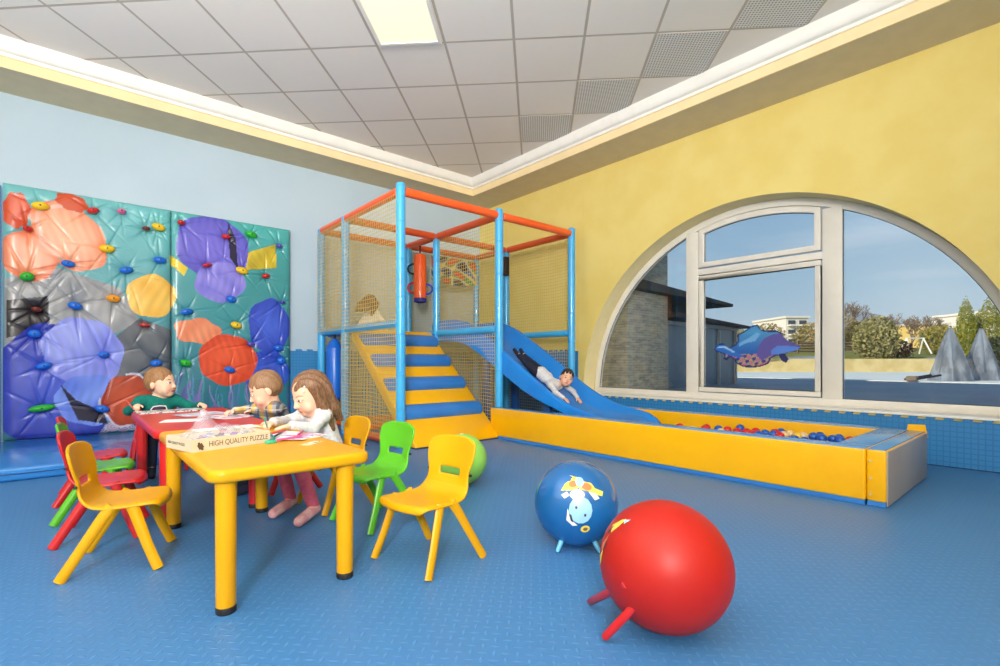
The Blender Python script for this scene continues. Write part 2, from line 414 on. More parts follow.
for ya, yb in MUL:
    b = win; z1 = min(archz(ya, AR-.04), archz(yb, AR-.04))
    win.box((XW-.004, ya, AZ+.07), (XW+.07, yb, z1))
win.box((XW-.004, 1.58, 1.815), (XW+.07, 2.845, 1.885))
wf = struct(win.build('window_1', M_pvc, bevel=.006))
# opening sash of the upper middle light (tilting), with its handle grille
sb = MB(); ya, yb = 1.60, 2.825; za = 1.90; ro = AR-.085
out = [(ya, za), (yb, za)]; inn = [(ya+.055, za+.055), (yb-.055, za+.055)]
for i in range(25):
    y = yb+(ya-yb)*i/24; out.append((y, archz(y, ro)))
    y2 = (yb-.055)+(ya-yb+.11)*i/24; inn.append((y2, archz(y2, ro-.06)))
n = len(out)
vs = [(XW-.018, *p) for p in out]+[(XW-.018, *p) for p in inn]+[(XW+.05, *p) for p in out]+[(XW+.05, *p) for p in inn]
fs = []
for i in range(n):
    j = (i+1) % n; fs += [(i, j, n+j, n+i), (2*n+i, 3*n+i, 3*n+j, 2*n+j), (i, 2*n+i, 2*n+j, j), (n+i, n+j, 3*n+j, 3*n+i)]
sash = sb.add(vs, fs).build('sash', M_pvc, wf, bevel=.004)
# inner frame of the fixed lower light
sb = MB(); ya, yb, za, zb = 1.60, 2.825, AZ+.085, 1.805; w = .05
for lo, hi in (((ya, za), (yb, za+w)), ((ya, zb-w), (yb, zb)), ((ya, za+w), (ya+w, zb-w)), ((yb-w, za+w), (yb, zb-w))):
    sb.box((XW-.012, *lo), (XW+.05, *hi))
sb.build('casement', M_pvc, wf, bevel=.004)
b = MB(); yv = 2.46; b.box((XW-.026, yv-.06, archz(yv, AR-.115)-.008), (XW-.016, yv+.06, archz(yv, AR-.115)+.008))
b.build('vent_grille', M_white, sash, bevel=.002)
# glass: thin panes that also mirror the room
m, n_, b_ = newmat('window glass'); g = G(n_); n_.nodes.remove(b_)
tb = g.node('ShaderNodeBsdfTransparent'); tb.inputs[0].default_value = (.97, .985, .98, 1)
gb = g.node('ShaderNodeBsdfGlossy'); gb.inputs['Roughness'].default_value = .02
fr = g.node('ShaderNodeFresnel'); fr.inputs[0].default_value = 1.5
ms = g.node('ShaderNodeMixShader'); n_.links.new(fr.outputs[0], ms.inputs[0]); n_.links.new(tb.outputs[0], ms.inputs[1]); n_.links.new(gb.outputs[0], ms.inputs[2])
n_.links.new(ms.outputs[0], n_.nodes['Material Output'].inputs[0]); M_glass = m
def pane(poly, nm='pane'):
    n = len(poly); xg = XW+.03
    return MB().add([(xg, *p) for p in poly], [tuple(range(n))]).build(nm, M_glass, wf, smooth=False)
def seal(poly, w=.008):
    cy = sum(p[0] for p in poly)/len(poly); cz = sum(p[1] for p in poly)/len(poly); b = MB(); n = len(poly)
    for i in range(n):
        p, q = poly[i], poly[(i+1) % n]
        if abs(p[0]-q[0])+abs(p[1]-q[1]) < .002: continue
        b.tube([(XW+.02, *p), (XW+.02, *q)], w*.6, 4)
    return b.build('seal', M_dark_seal, wf, smooth=False)
def arcpoly(y0, y1, zb, r):
    return [(y0, zb), (y1, zb)]+[(y1+(y0-y1)*i/24, archz(y1+(y0-y1)*i/24, r)) for i in range(25)]
r_in = AR-.075
yL = AC+math.sqrt(r_in**2-.075**2)
for poly in (arcpoly(2.985, yL, AZ+.075, r_in), arcpoly(AC-math.sqrt(r_in**2-.075**2), 1.425, AZ+.075, r_in),
             [(1.65, AZ+.135), (2.775, AZ+.135), (2.775, 1.755), (1.65, 1.755)], arcpoly(1.655, 2.77, 1.955, AR-.145)):
    pane(poly); seal(poly)
MB().box((XR-.025, AC-AR-.05, AZ-.016), (XW+.02, AC+AR+.05, AZ+.004)).build('window_sill', M_white, wf, bevel=.004)

# dolphins decal on the middle light: a printed film with a cut outline
M_decal = vcmat('printed film', .3, .5)
def decal():
    'dolphins leaping over coral: cut outline with the print inside it'
    xs = XW+.024; sc = .93; cy, cz = 2.24, .93
    body = [(-.46,.03),(-.40,.10),(-.34,.105),(-.28,.05),(-.20,.09),(-.17,.13),(-.18,.20),(-.10,.24),(-.01,.30),(.05,.31),(.09,.25),(.16,.235),(.24,.235),(.30,.21),(.32,.16),(.36,.12),(.44,.08),(.50,.045),(.47,.02),(.40,-.01),(.33,-.02),(.37,-.08),(.35,-.13),(.30,-.10),(.27,-.04),(.20,-.07),(.16,-.14),(.08,-.17),(-.02,-.185),(-.12,-.17),(-.2,-.13),(-.21,-.085),(-.26,-.06),(-.31,-.1),(-.34,-.08),(-.33,-.02),(-.40,.0)]
    def inp(p, q, poly):
        c = False; n = len(poly)
        for i in range(n):
            (x1, z1), (x2, z2) = poly[i], poly[(i+1) % n]
            if (z1 > q) != (z2 > q) and p < (x2-x1)*(q-z1)/(z2-z1)+x1: c = not c
        return c
    big = [(.50,.045),(.44,.085),(.36,.125),(.31,.19),(.22,.20),(.12,.15),(.06,.06),(.04,-.04),(.10,-.10),(.18,-.05),(.27,-.03),(.33,-.02),(.40,-.005),(.47,.02)]
    belly = [(.49,.04),(.42,.055),(.34,.06),(.26,.06),(.20,.02),(.19,-.03),(.27,-.03),(.33,-.02),(.40,-.005),(.46,.02)]
    small = [(-.45,.03),(-.40,.09),(-.34,.095),(-.27,.05),(-.18,.0),(-.10,-.05),(-.16,-.075),(-.24,-.05),(-.33,-.01)]
    small2 = [(-.43,.05),(-.38,.075),(-.32,.075),(-.2,.0),(-.22,-.01),(-.33,.05)]
    mid = [(-.16,.06),(-.08,.10),(.02,.12),(.08,.20),(.04,.22),(-.06,.15),(-.15,.11)]
    fl_ = [(.27,-.03),(.33,-.02),(.37,-.08),(.35,-.13),(.30,-.10)]
    st = .0095; vs = []; fs = []; cols = []; idx = {}
    def vid(i, j):
        if (i, j) not in idx: idx[(i, j)] = len(vs); vs.append((xs, cy-i*st*sc, cz+j*st*sc)); cols.append(colr(i*st, j*st))
        return idx[(i, j)]
    def colr(u, w):
        c = (40+150*max(0, w), 96+220*max(0, w), 178+90*max(0, w))
        if w < -.02:
            h = math.sin(u*70+w*30)+math.sin(w*95-u*35); c = (196, 96, 156) if h > .8 else ((60, 156, 110) if h > .05 else ((214, 146, 104) if h > -.6 else (58, 52, 140)))
        if .20 < w: c = (70, 150, 205)
        if inp(u, w, mid): c = (108, 170, 220)
        if inp(u, w, small): c = (46, 104, 190)
        if inp(u, w, small2): c = (150, 196, 236)
        if inp(u, w, big): c = (92, 84, 158)
        if inp(u, w, belly): c = (84, 128, 214)
        if inp(u, w, fl_) or (-.36 < u < -.26 and w < -.06): c = (46, 44, 96)
        if not (inp(u+.018, w, body) and inp(u-.018, w, body) and inp(u, w+.018, body) and inp(u, w-.018, body)) and not (inp(u, w, big) or inp(u, w, small)): c = (36, 44, 104)
        return srgb(*c)+(1,)
    for i in range(-50, 54):
        for j in range(-22, 36):
            if inp((i+.5)*st, (j+.5)*st, body): fs.append((vid(i, j), vid(i+1, j), vid(i+1, j+1), vid(i, j+1)))
    me = bpy.data.meshes.new('dolphin_sticker'); me.from_pydata(vs, [], fs)
    ca = me.color_attributes.new('Col', 'FLOAT_COLOR', 'POINT')
    for i, c in enumerate(cols): ca.data[i].color = c
    me.materials.append(M_decal)
    o = bpy.data.objects.new('dolphin_sticker', me); COL.objects.link(o)
    sol = o.modifiers.new('t', 'SOLIDIFY'); sol.thickness = .0015
    tag(o, 'blue and violet dolphins sticker with coral on the middle window pane', 'sticker')
decal()

# ================================================================ outside
GO = .40
M_terr = mat('grey paving', (150, 150, 150), .6, .4, (160, 160, 160), .8)
M_pooldeck = mat('pale pool paving', (226, 228, 216), .8, .1, (232, 234, 224), .6)
M_sand = mat('sandstone wall', (206, 182, 122), .8, .2, (222, 200, 142), 2.5, .3, 12, .03)
M_lawn = mat('winter lawn', (120, 124, 58), .9, .1, (150, 142, 78), 1.5)
M_slope = mat('dry hillside', (190, 172, 118), .95, .1, (150, 146, 96), .5)
M_hill = mat('distant hills', (156, 164, 172), .95, 0, (146, 152, 156), .02)
M_timber = mat('weathered fence boards', (120, 104, 84), .8, .2)
M_bldg = mat('white facade', (224, 218, 206), .7, .2); M_bldgy = mat('ochre facade', (216, 186, 112), .7, .2)
M_glassdark = mat('dark window', (62, 70, 78), .2, .5)
M_rooft = mat('brown roof', (92, 72, 62), .8, .2, (72, 56, 50), 4)
M_eave = mat('dark eave boards', (52, 48, 46), .7, .2)
M_pav = mat('grey sliding panel', (96, 112, 124), .3, .5)
M_rail = mat('grey metal', (150, 152, 150), .4, .5)
struct(MB().box((XR+.38, -14, .1), (13.3, 30, GO)).build('terrace', M_terr, smooth=False))
b = MB().box((13.2, -20, .2), (60, 40, GO+.01)); struct(b.build('pool_deck', M_pooldeck, smooth=False))
# masonry pier beside the window
m, n_, b_ = newmat('coursed stone'); g = G(n_)
br = g.node('ShaderNodeTexBrick'); co = g.obj(); x, y, z = g.xyz(co)
g.put(br.inputs['Vector'], g.comb(g.m('ADD', x, y), z, 0)); br.inputs['Scale'].default_value = 6
br.inputs['Color1'].default_value = srgb(176, 168, 148)+(1,); br.inputs['Color2'].default_value = srgb(140, 138, 126)+(1,); br.inputs['Mortar'].default_value = srgb(96, 92, 82)+(1,)
br.inputs['Brick Width'].default_value = .95; br.inputs['Row Height'].default_value = .22; br.inputs['Mortar Size'].default_value = .012
f = g.noise(g.scale(co, (3, 3, 9)), 2, 4)
n_.links.new(g.mix(g.step(f, .35, .75), br.outputs[0], srgb(186, 176, 150)), b_.inputs['Base Color']); b_.inputs['Roughness'].default_value = .85
g.bump(b_, f, .6, .03); M_stone = m
pier = MB().box((6.0, 4.16, .2), (7.07, 5.6, 3.4))
struct(pier.build('stone_pier', M_stone, bevel=.02))
# pavilion with dark eaves
pv = thing('pavilion', 'low pavilion with dark eaves and grey panels behind the stone pier', 'building', (8.6, 5.2, GO))
MB().box((7.2, 4.3, GO), (9.72, 6.6, 1.42)).build('wall', M_pav, pv, smooth=False)
for xx in (7.2, 8.1, 9.0, 9.68): MB().box((xx, 4.26, GO), (xx+.05, 4.3, 1.44)).build('post', M_rail, pv, smooth=False)
MB().box((6.9, 4.25, 1.42), (9.76, 6.6, 1.48)).build('lintel', M_rail, pv, smooth=False)
MB().box((7.1, 4.6, 1.48), (8.6, 6.6, 1.84)).build('dark_recess', M_eave, pv, smooth=False)  # dark block stands in for the shaded interior under the roof
MB().prism([(5.9, 1.86), (8.97, 1.80), (8.97, 1.85), (5.9, 2.0)], -6.8, -4.0, Matrix(((1, 0, 0, 0), (0, 0, -1, 0), (0, 1, 0, 0), (0, 0, 0, 1)))).build('roof', M_eave, pv, smooth=False)
MB().prism([(7.1, 1.52), (9.95, 1.46), (9.95, 1.49), (7.1, 1.60)], -6.8, -4.05, Matrix(((1, 0, 0, 0), (0, 0, -1, 0), (0, 1, 0, 0), (0, 0, 0, 1)))).build('lower_roof', M_rooft, pv, smooth=False)
# sandstone retaining wall, lawn behind
def band(nm, d0, d1, z0, z1, m, p0=690, p1=1120, th=.4):
    a, c = at(p0, 361, d0), at(p1, 361, d1); t = (c-a).normalized(); nrm = Vector((-t.y, t.x, 0))
    if nrm.dot(a) < 0: nrm = -nrm
    P = [a, c, c+nrm*th, a+nrm*th]
    return MB().add([(p.x, p.y, z) for z in (z0, z1) for p in P], [(3, 2, 1, 0), (4, 5, 6, 7), (0, 1, 5, 4), (1, 2, 6, 5), (2, 3, 7, 6), (3, 0, 4, 7)]).build(nm, m, smooth=False)
struct(band('retaining_wall', 19.5, 19.0, .2, .92, M_sand))
b = MB(); rows = []
for d, z in ((19.3, .915), (24, 1.2), (32, 1.5), (45, 2.0), (70, 2.6)):
    rows.append([(lambda p: (p.x, p.y, z+.12*math.sin(k*1.3+d)))(at(640+k*30, 361, d)) for k in range(18)])
struct(b.grid(rows).build('lawn', M_lawn))
b = MB(); rows = []
for d, k0 in ((60, 0), (110, 1), (180, 2)):
    rows.append([(lambda p, h: (p.x, p.y, h))(at(560+k*20, 361, d), (2.4, 6.5, 9.5)[k0]+(0, 1.2, 3)[k0]*math.sin(k*.7+k0)) for k in range(32)])
struct(b.grid(rows).build('hillside', M_slope))
b = MB(); rows = []
for d, h0, h1 in ((300, 0, 0), (420, 30, 9), (520, 36, 6)):
    rows.append([(lambda p: (p.x, p.y, h0+h1*(math.sin(k*.5)+.5*math.sin(k*1.3+1))))(at(560+k*20, 361, d)) for k in range(32)])
struct(b.grid(rows).build('hills', M_hill))
# fence on the lawn
fa, fb = at(730, 361, 25), at(905, 361, 26)
fz = 1.22
fe = thing('timber_fence', 'weathered timber fence along the lawn outside the window', 'fence', (*((fa+fb)/2).xy, fz))
t = (fb-fa)/24
for i in range(0, 25, 3): p = fa+t*i; MB().box((p.x-.05, p.y-.05, fz), (p.x+.05, p.y+.05, fz+.62)).build('post', M_timber, fe, smooth=False)
bb = MB()
for k in range(4): bb.tube([(fa.x, fa.y, fz+.12+k*.14), (fb.x, fb.y, fz+.12+k*.14)], .045, 4)
bb.build('rails', M_timber, fe, smooth=False)
# shrubs and trees
def leafy(nm, label, cat, base, w, h, c1, c2, shape, n=2600, ls=.09, group=None, trunk=True):
    root = thing(nm, label, cat, base, 0, group)
    v = []; f = []
    for i in range(n):
        while True:
            x, y, z = random.uniform(-1, 1), random.uniform(-1, 1), random.random()
            if shape == 'cone': lim = (1-z)**.75*.95*min(1, z*8+.4)
            elif shape == 'column': lim = min(1, (1-z)*2.6)**.8*min(1, z*6+.5)
            else: lim = math.sqrt(max(0, 1-(2*z-.9)**2*.82))
            r = math.hypot(x, y)
            if r < lim and (r > lim*.55 or random.random() < .25): break
        lump = 1+.13*math.sin(9*math.atan2(y, x)+z*14)
        p = Vector((x*w/2*lump, y*w/2*lump, z*h)); a = Vector((random.gauss(0, 1), random.gauss(0, 1), random.gauss(.4, .6))).normalized()*ls*random.uniform(.6, 1.3)
        c = a.cross(Vector((random.gauss(0, 1), random.gauss(0, 1), random.gauss(0, 1)))).normalized()*ls*.4
        k = len(v); v += [p-a*.5, p+c, p+a*.6, p-c]; f.append((k, k+1, k+2, k+3))
    mm = MATS.get(nm+str(c1)) or mat(nm+str(c1), c1, .8, .15, c2, 3)
    o = MB().add([(p.x, p.y, p.z) for p in v], f).build('foliage', mm, root, smooth=False, local=True)
    if trunk: MB().tube([(0, 0, -.05), (0, 0, h*.6)], [w*.04, w*.015], 7).build('trunk', M_timber, root, local=True)
    return root
def gpos(px, d, z): p = at(px, 361, d); return (p.x, p.y, z)
leafy('round_shrub', 'big round grey green shrub on the lawn outside', 'shrub', gpos(876, 20.6, .95), 1.6, 1.75, (132, 128, 78), (164, 156, 104), 'round', 3600, .11)
leafy('red_shrub', 'low reddish brown shrub beside the big round shrub', 'shrub', gpos(898, 21.5, .98), 1.2, .75, (116, 66, 48), (140, 88, 60), 'round', 1100, .08)
for i, (px, d, w, h) in enumerate(((966, 19.9, .56, 2.55), (977, 22.0, .5, 2.1), (989, 20.1, .80, 2.6))):
    leafy('conifer', ('tall narrow yellow green conifer, left of three behind the covered parasols', 'lower conifer between two taller ones outside the window', 'wide tall yellow green conifer at the right edge of the window')[i], 'tree', gpos(px, d, .93), w, h, (156, 152, 44), (112, 122, 40), 'column', 4200, .065)
leafy('bushy_tree', 'yellow green bushy tree left of the narrow conifers', 'tree', gpos(942, 25, 1.2), 1.9, 1.45, (126, 124, 52), (160, 146, 70), 'round', 2400, .1)
leafy('dark_shrub', 'dark green shrub low at the right edge of the window', 'shrub', gpos(998, 15, GO), 1.0, 1.2, (40, 52, 34), (60, 66, 40), 'round', 1500, .1)
leafy('olive_tree', 'olive brown leafy tree just right of the window mullion', 'tree', gpos(838, 30, 1.3), 3.2, 2.3, (150, 132, 86), (176, 152, 104), 'round', 3000, .12)
leafy('dark_bush', 'dark brown green bush beside the fence outside', 'shrub', gpos(856, 26.5, 1.25), 1.2, 1.7, (92, 86, 50), (120, 106, 64), 'round', 1500, .12)
for px, d, w, h, i in ((812, 34, 2.4, 2.2, 0), (726, 40, 3, 2.6, 1), (768, 36, 2.4, 2.3, 2)):
    leafy('hillside_bush', ('ochre bush between the apartment block and the window mullion', 'ochre bush rising above the pavilion roof', 'ochre bush behind the dolphins sticker')[i], 'shrub', gpos(px, d, 1.3), w, h, (168, 146, 84), (142, 128, 76), 'round', 1800, .14)
M_bark = mat('grey brown bark', (132, 114, 96), .9, .1)
def bare_tree(base, h, label):
    root = thing('bare_tree', label, 'tree', base); b = MB(); tw = MB()
    def grow(p, d, L, r, k):
        q = p+d*L; (b if k < 2 else tw).tube([p, (p+q)/2+Vector((random.uniform(-.06, .06),)*3)*L, q], [r, r*.8, r*.6], 4, caps=False)
        if k > 5: return
        for i in range(3 if k > 0 else 4):
            nd = (d+Vector((random.uniform(-.75, .75), random.uniform(-.75, .75), random.uniform(-.2, .5)))).normalized()
            grow(q if i else p+d*L*.7, nd, L*random.uniform(.6, .78), r*.68, k+1)
    grow(Vector((0, 0, 0)), Vector((0, 0, 1)), h*.26, h*.02, 0)
    b.build('trunk', M_bark, root, local=True); tw.build('twigs', M_bark, root, local=True)
for px, d, h, lab in ((848, 33, 4.2, 'bare winter tree by the window mullion'), (893, 36, 3.6, 'bare winter tree above the big round shrub'), (912, 34, 3.4, 'bare winter tree in the middle of the right pane'), (930, 38, 3.8, 'bare winter tree left of the ochre house')):
    bare_tree(gpos(px, d, 1.4), h, lab)
# houses
def house(nm, label, px0, px1, pyt, d, m, depth=8, wins=(4, 3), zb=1.5):
    a, c = at(px0, 361, d), at(px1, 361, d); t = (c-a); w = t.length; t.normalize(); nrm = Vector((-t.y, t.x, 0))
    if nrm.dot(a) < 0: nrm = -nrm
    zt = CAMZ+(361-pyt)/FOC*d; root = thing(nm, label, 'building', (a.x, a.y, zb), math.atan2(t.y, t.x))
    h = zt-zb; dr = depth if Vector((-math.sin(root.rotation_euler.z), math.cos(root.rotation_euler.z), 0)).dot(nrm) > 0 else -depth
    MB().box((0, min(0, dr), 0), (w, max(0, dr), h)).build('wall', m, root, smooth=False, local=True)
    sg = -1 if dr > 0 else 1
    MB().box((-.2, min(-.2*1, dr), h), (w+.2, max(.2, dr), h+.25)).build('roof', M_bldg, root, smooth=False, local=True)
    nx, nz_ = wins
    for i in range(nx):
        for j in range(nz_):
            x0 = w*(i+.2)/nx; z0 = h*(j+.3)/nz_
            MB().box((x0, sg*.06-.05, z0), (x0+w*.6/nx, sg*.06+.05, z0+h*.45/nz_)).build('window', M_glassdark, root, smooth=False, local=True)
            MB().box((x0-.1, sg*.4-.4, z0-.2), (x0+w*.6/nx+.1, sg*.4+.4, z0-.02)).build('balcony', m, root, smooth=False, local=True)
house('apartment_block', 'white apartment block beyond the trees, above the dolphins sticker', 786, 808, 318, 62, M_bldg, wins=(2, 4))
house('low_house', 'long low ochre house right of the bare trees', 918, 948, 325, 58, M_bldgy, wins=(4, 1))
house('far_house', 'low cream house beside the white apartment block', 806, 826, 326, 66, M_bldg, wins=(2, 2))
house('white_house', 'white house peeping out behind the conifers', 994, 1012, 312, 55, M_bldg, wins=(2, 2))
# covered folded parasols on the pool deck
m, n_, b_ = newmat('clear grey plastic cover'); g = G(n_)
f = g.step(g.noise(g.scale(g.obj(), (2.5, 2.5, 1)), 2.2, 3), .38, .62)
n_.links.new(g.mix(f, srgb(104, 112, 124), srgb(150, 160, 172)), b_.inputs['Base Color']); b_.inputs['Roughness'].default_value = .6; b_.inputs['Specular IOR Level'].default_value = .2; b_.inputs['Alpha'].default_value = .72
M_cover = m
for i, (px, d, w, h) in enumerate(((950, 10.6, .6, 1.14), (981, 10.9, .58, 1.14))):
    p = at(px, 361, d); root = thing('covered_parasol', ('grey plastic covered folded parasol left of its twin on the terrace', 'grey plastic covered folded parasol right of its twin, nearer the conifers')[i], 'parasol', (p.x, p.y, GO))
    vs = []; K = 24
    for a in range(9):
        q = a/8; r = w/2*(1-q)**.9*(1+.0*q)+.03
        for j in range(K):
            an = 2*PI*j/K; rr = r*(1+.16*math.cos(4*an+i)+.06*math.cos(9*an+q*3))
            vs.append((rr*math.cos(an), rr*math.sin(an), q*h))
    fs = [(a*K+j, a*K+(j+1) % K, (a+1)*K+(j+1) % K, (a+1)*K+j) for a in range(8) for j in range(K)]+[tuple(range(8*K, 9*K))]
    MB().add(vs, fs).build('cover', M_cover, root, local=True)
    MB().tube([(0, 0, 0), (0, 0, h*.97)], .03, 8).build('pole', M_rail, root, local=True)
    MB().lathe([(.2, 0), (.2, .05), (.05, .07), (.04, .2)]).build('base', M_black, root, local=True)
p = at(914, 361, 10.2)
rt = thing('overturned_lounger', 'dark overturned lounger lying on the terrace by the covered parasols', 'lounger', (p.x, p.y, GO))
q = Vector((_B[0], -_B[1], 0)); 
b = MB(); 
for k in (0, .16): b.tube([(k*.3, k, .05), (q.x*.55+k*.3, q.y*.55+k, .14)], .022, 6)
b.build('frame', M_black, rt, local=True)
MB().box((-.02, -.05, .02), (.2, .14, .12)).build('cushion', M_timber, rt, local=True, bevel=.03)
# white swing frame on the lawn
p = at(915, 361, 24); rt = thing('swing_frame', 'small white A frame swing on the lawn outside', 'swing', (p.x, p.y, 1.18))
for s_ in (-.5, .5):
    for e_ in (-1, 1):
        MB().tube([(q.x*s_+e_*.35*q.y, q.y*s_-e_*.35*q.x, 0), (q.x*s_*.8, q.y*s_*.8, .75)], .035, 6).build('leg', M_white, rt, local=True)
MB().tube([(-q.x*.45, -q.y*.45, .75), (q.x*.45, q.y*.45, .75)], .03, 6).build('crossbar', M_white, rt, local=True)
# ================================================================ padded climbing wall with a printed reef, holds and crash mat
YM = 6.47
def onY(px, py, Y):
    r = ((px-500)/FOC, 1.); a = -r[0]*_B[1]+r[1]*_B[0]; t = Y/a
    return ((r[0]*_B[0]+_B[1])*t, CAMZ+(361-py)/FOC*t)
def floorpt(px, py, z=0):
    d = (CAMZ-z)*FOC/(py-361); p = at(px, py, d); return (p.x, p.y, z)
HOLDS = [(135,120,'y'),(92,195,'r'),(310,135,'r'),(405,138,'p'),(487,195,'n'),(528,190,'y'),(357,262,'y'),(227,312,'b'),(90,355,'g'),(420,333,'b'),(533,300,'b'),(250,452,'b'),(378,428,'o'),(122,465,'n'),(115,545,'b'),(482,517,'r'),(520,643,'b'),(618,643,'g'),(603,175,'r'),(753,222,'r'),(837,215,'g'),(930,253,'v'),(690,317,'r'),(806,335,'y'),(885,353,'r'),(770,430,'b'),(622,472,'b'),(787,517,'y'),(940,440,'v'),(928,593,'b'),
         (147,652,'b'),(345,615,'b'),(140,793,'g'),(340,795,'b'),(765,665,'b'),(835,580,'v'),(937,635,'b')]
HOLDS = [(onY(x*.3003, 170+y*.3003, YM), c) for x, y, c in HOLDS]
hx = np.array([h[0] for h in HOLDS])
M_print = vcmat('printed vinyl', .3, .45, .12, 14, .006, .12)
def inpoly(px, pz, poly):
    c = np.zeros(px.shape, bool); n = len(poly)
    for i in range(n):
        (x1, z1), (x2, z2) = poly[i], poly[(i+1) % n]
        k = ((z1 > pz) != (z2 > pz)) & (px < (x2-x1)*(pz-z1)/((z2-z1) if z2 != z1 else 1e-9)+x1); c ^= k
    return c
def reef_colours(x, z):
    'printed picture: open water, rocks, rounded corals and sponges'
    lin = lambda c: np.array(srgb(*c)); ribs = np.zeros(len(x)); n3 = np.sin(x*70+5*np.sin(z*6)+3*np.sin(x*5))*np.sin(z*9+2*np.sin(x*4))
    n1 = np.sin(x*3.1+1.3*np.sin(z*2.3))*np.sin(z*3.7-.9*np.sin(x*2.7)); n2 = np.sin(x*11+2*np.sin(z*7))*np.sin(z*13+1.5*np.sin(x*9))
    h = np.clip((z-.1)/2.4, 0, 1)[:, None]; k = np.clip((x-.6)/.6, 0, 1)[:, None]
    c = lin((58, 120, 140))*(1-h)+lin((112, 186, 190))*h
    c2 = lin((46, 104, 132))*(1-h)+lin((78, 172, 170))*h; c = c*(1-k)+c2*k
    c = c*(1+.08*n1[:, None])
    def put(mask, a, b=None, t=None):
        nonlocal c
        col = lin(a)[None, :] if b is None else lin(a)*(1-t[:, None])+lin(b)*t[:, None]
        w = mask[:, None].astype(float); c = c*(1-w)+col*w; ribs[mask] = 1 if b is not None else 0
    def P(pts): return [onY(px, py, YM) for px, py in pts]
    def blob(px, py, rx, ry, rz=0, wob=.08, ph=0, lobes=7):
        X, Z = onY(px, py, YM); Xa, _ = onY(px+rx, py, YM); _, Zb = onY(px, py-ry, YM)
        a, b = abs(Xa-X), abs(Zb-Z); u, w = x-X, z-Z; cu, su = math.cos(rz), math.sin(rz)
        u, w = u*cu+w*su, -u*su+w*cu; th = np.arctan2(w/b, u/a); r = np.sqrt((u/a)**2+(w/b)**2)
        return r/(1+.55*wob*np.sin(lobes*th+ph)+.03*np.sin(2*th+ph*2)), th
    st_ = .5+.5*n2
    # pale grey rocks and dark ledges
    put(inpoly(x, z, P([(4, 278), (60, 268), (120, 288), (140, 322), (90, 345), (4, 350)])), (128, 134, 142), (164, 164, 166), st_)
    put(inpoly(x, z, P([(95, 352), (140, 318), (172, 330), (172, 405), (120, 412)])), (74, 84, 96), (110, 114, 120), st_)
    put(inpoly(x, z, P([(6, 300), (48, 296), (50, 330), (6, 338)])), (40, 38, 44))
    # tall thin sea fans at the foot
    fan = np.abs(np.sin(x*26+2*np.sin(z*5)))*(.30+.22*np.sin(x*9)) > (z-.25)
    put(fan & (x > .62) & (z < .9), (60, 84, 140), (120, 110, 176), .5+.5*np.sin(x*26))
    put(((np.abs(np.sin(x*19+1)) > .55) & (z < .75+.15*np.sin(x*7)) & (x > 1.2)), (44, 124, 140))
    # swaying fronds in front of the rocks
    for k in range(22):
        rs = np.random.RandomState(k+40); xb = .75+.05*k+rs.rand()*.03; hh = .35+.45*rs.rand(); bend = (rs.rand()-.5)*.25; t_ = np.clip((z-.1)/hh, 0, 1.01)
        m_ = (np.abs(x-xb-bend*t_**2-.015*np.sin(t_*9+k)) < .020*(1.05-t_)) & (t_ <= 1)
        a_, b_ = (((58, 96, 150), (96, 150, 190)), ((96, 84, 160), (150, 136, 196)), ((40, 120, 140), (90, 170, 176)))[k % 3]; put(m_, a_, b_, t_)
    for k in range(9):
        rs = np.random.RandomState(k+90); xb = .15+.09*k; r_ = np.hypot(x-xb, (z-.13-.03*rs.rand())*1.2); put(r_ < .06, ((120, 90, 150), (70, 110, 160), (160, 130, 170))[k % 3], (190, 180, 210), .5+.5*np.sin(r_*260))
    # big blue boulder coral, with violet lobe
    r, th = blob(56, 388, 58, 66, 0, .05, 1); put(r < 1, (44, 58, 168), (70, 92, 206), np.clip(1-r, 0, 1))
    r, th = blob(84, 352, 40, 34, .2, .06, 2); put(r < 1, (118, 128, 222), (140, 154, 234), st_)
    r, th = blob(92, 400, 34, 26, -.2, .06, 4); put(r < 1, (88, 120, 222), (120, 150, 236), st_)
    put(inpoly(x, z, P([(60, 384), (76, 400), (104, 412), (108, 424), (78, 420)])), (30, 28, 56))
    # peach sponge, top left
    r, th = blob(16, 210, 14, 18, 0, .1); put(r < 1, (214, 86, 48), (196, 66, 40), st_)
    r, th = blob(30, 255, 28, 26, 0, .06, 1, 5); put(r < 1, (226, 112, 74), (244, 160, 124), np.clip(1.3-r, 0, 1))
    r, th = blob(70, 236, 34, 36, .5, .06, 2, 6); put(r < 1, (232, 118, 78), (248, 176, 142), np.clip(1.4-r, 0, 1))
    put((r > .78) & (r < .88) & (np.cos(th+.6) < .3), (226, 176, 156))
    r, th = blob(72, 202, 16, 9, -.3, .12, 1); put(r < 1, (206, 84, 50))
    # yellow sponge in the middle
    r, th = blob(152, 296, 24, 22, 0, .07, .4, 5); put(r < 1, (236, 180, 72), (248, 206, 108), st_)
    # violet coral, with yellow fans
    put(inpoly(x, z, P([(170, 254), (188, 268), (184, 276), (171, 264)])), (232, 204, 60))
    put(inpoly(x, z, P([(236, 256), (276, 244), (277, 268), (246, 270)])), (226, 200, 56), (180, 160, 50), st_)
    r, th = blob(214, 248, 34, 34, .3, .07, 1, 6); put(r < 1, (86, 84, 186), (120, 112, 214), np.clip(1.2-r, 0, 1))
    r, th = blob(221, 282, 25, 20, .1, .06, 3, 5); put(r < 1, (120, 116, 214), (150, 142, 226), st_)
    put(inpoly(x, z, P([(228, 222), (236, 238), (238, 268), (230, 258)])), (40, 36, 66))
    # blue coral at the right edge
    r, th = blob(270, 326, 20, 28, 0, .08, 1, 5); put(r < 1, (44, 62, 176), (74, 104, 214), np.clip(1.2-r, 0, 1))
    r, th = blob(268, 372, 22, 22, 0, .08, 2, 5); put(r < 1, (40, 66, 178), (60, 96, 206), st_)
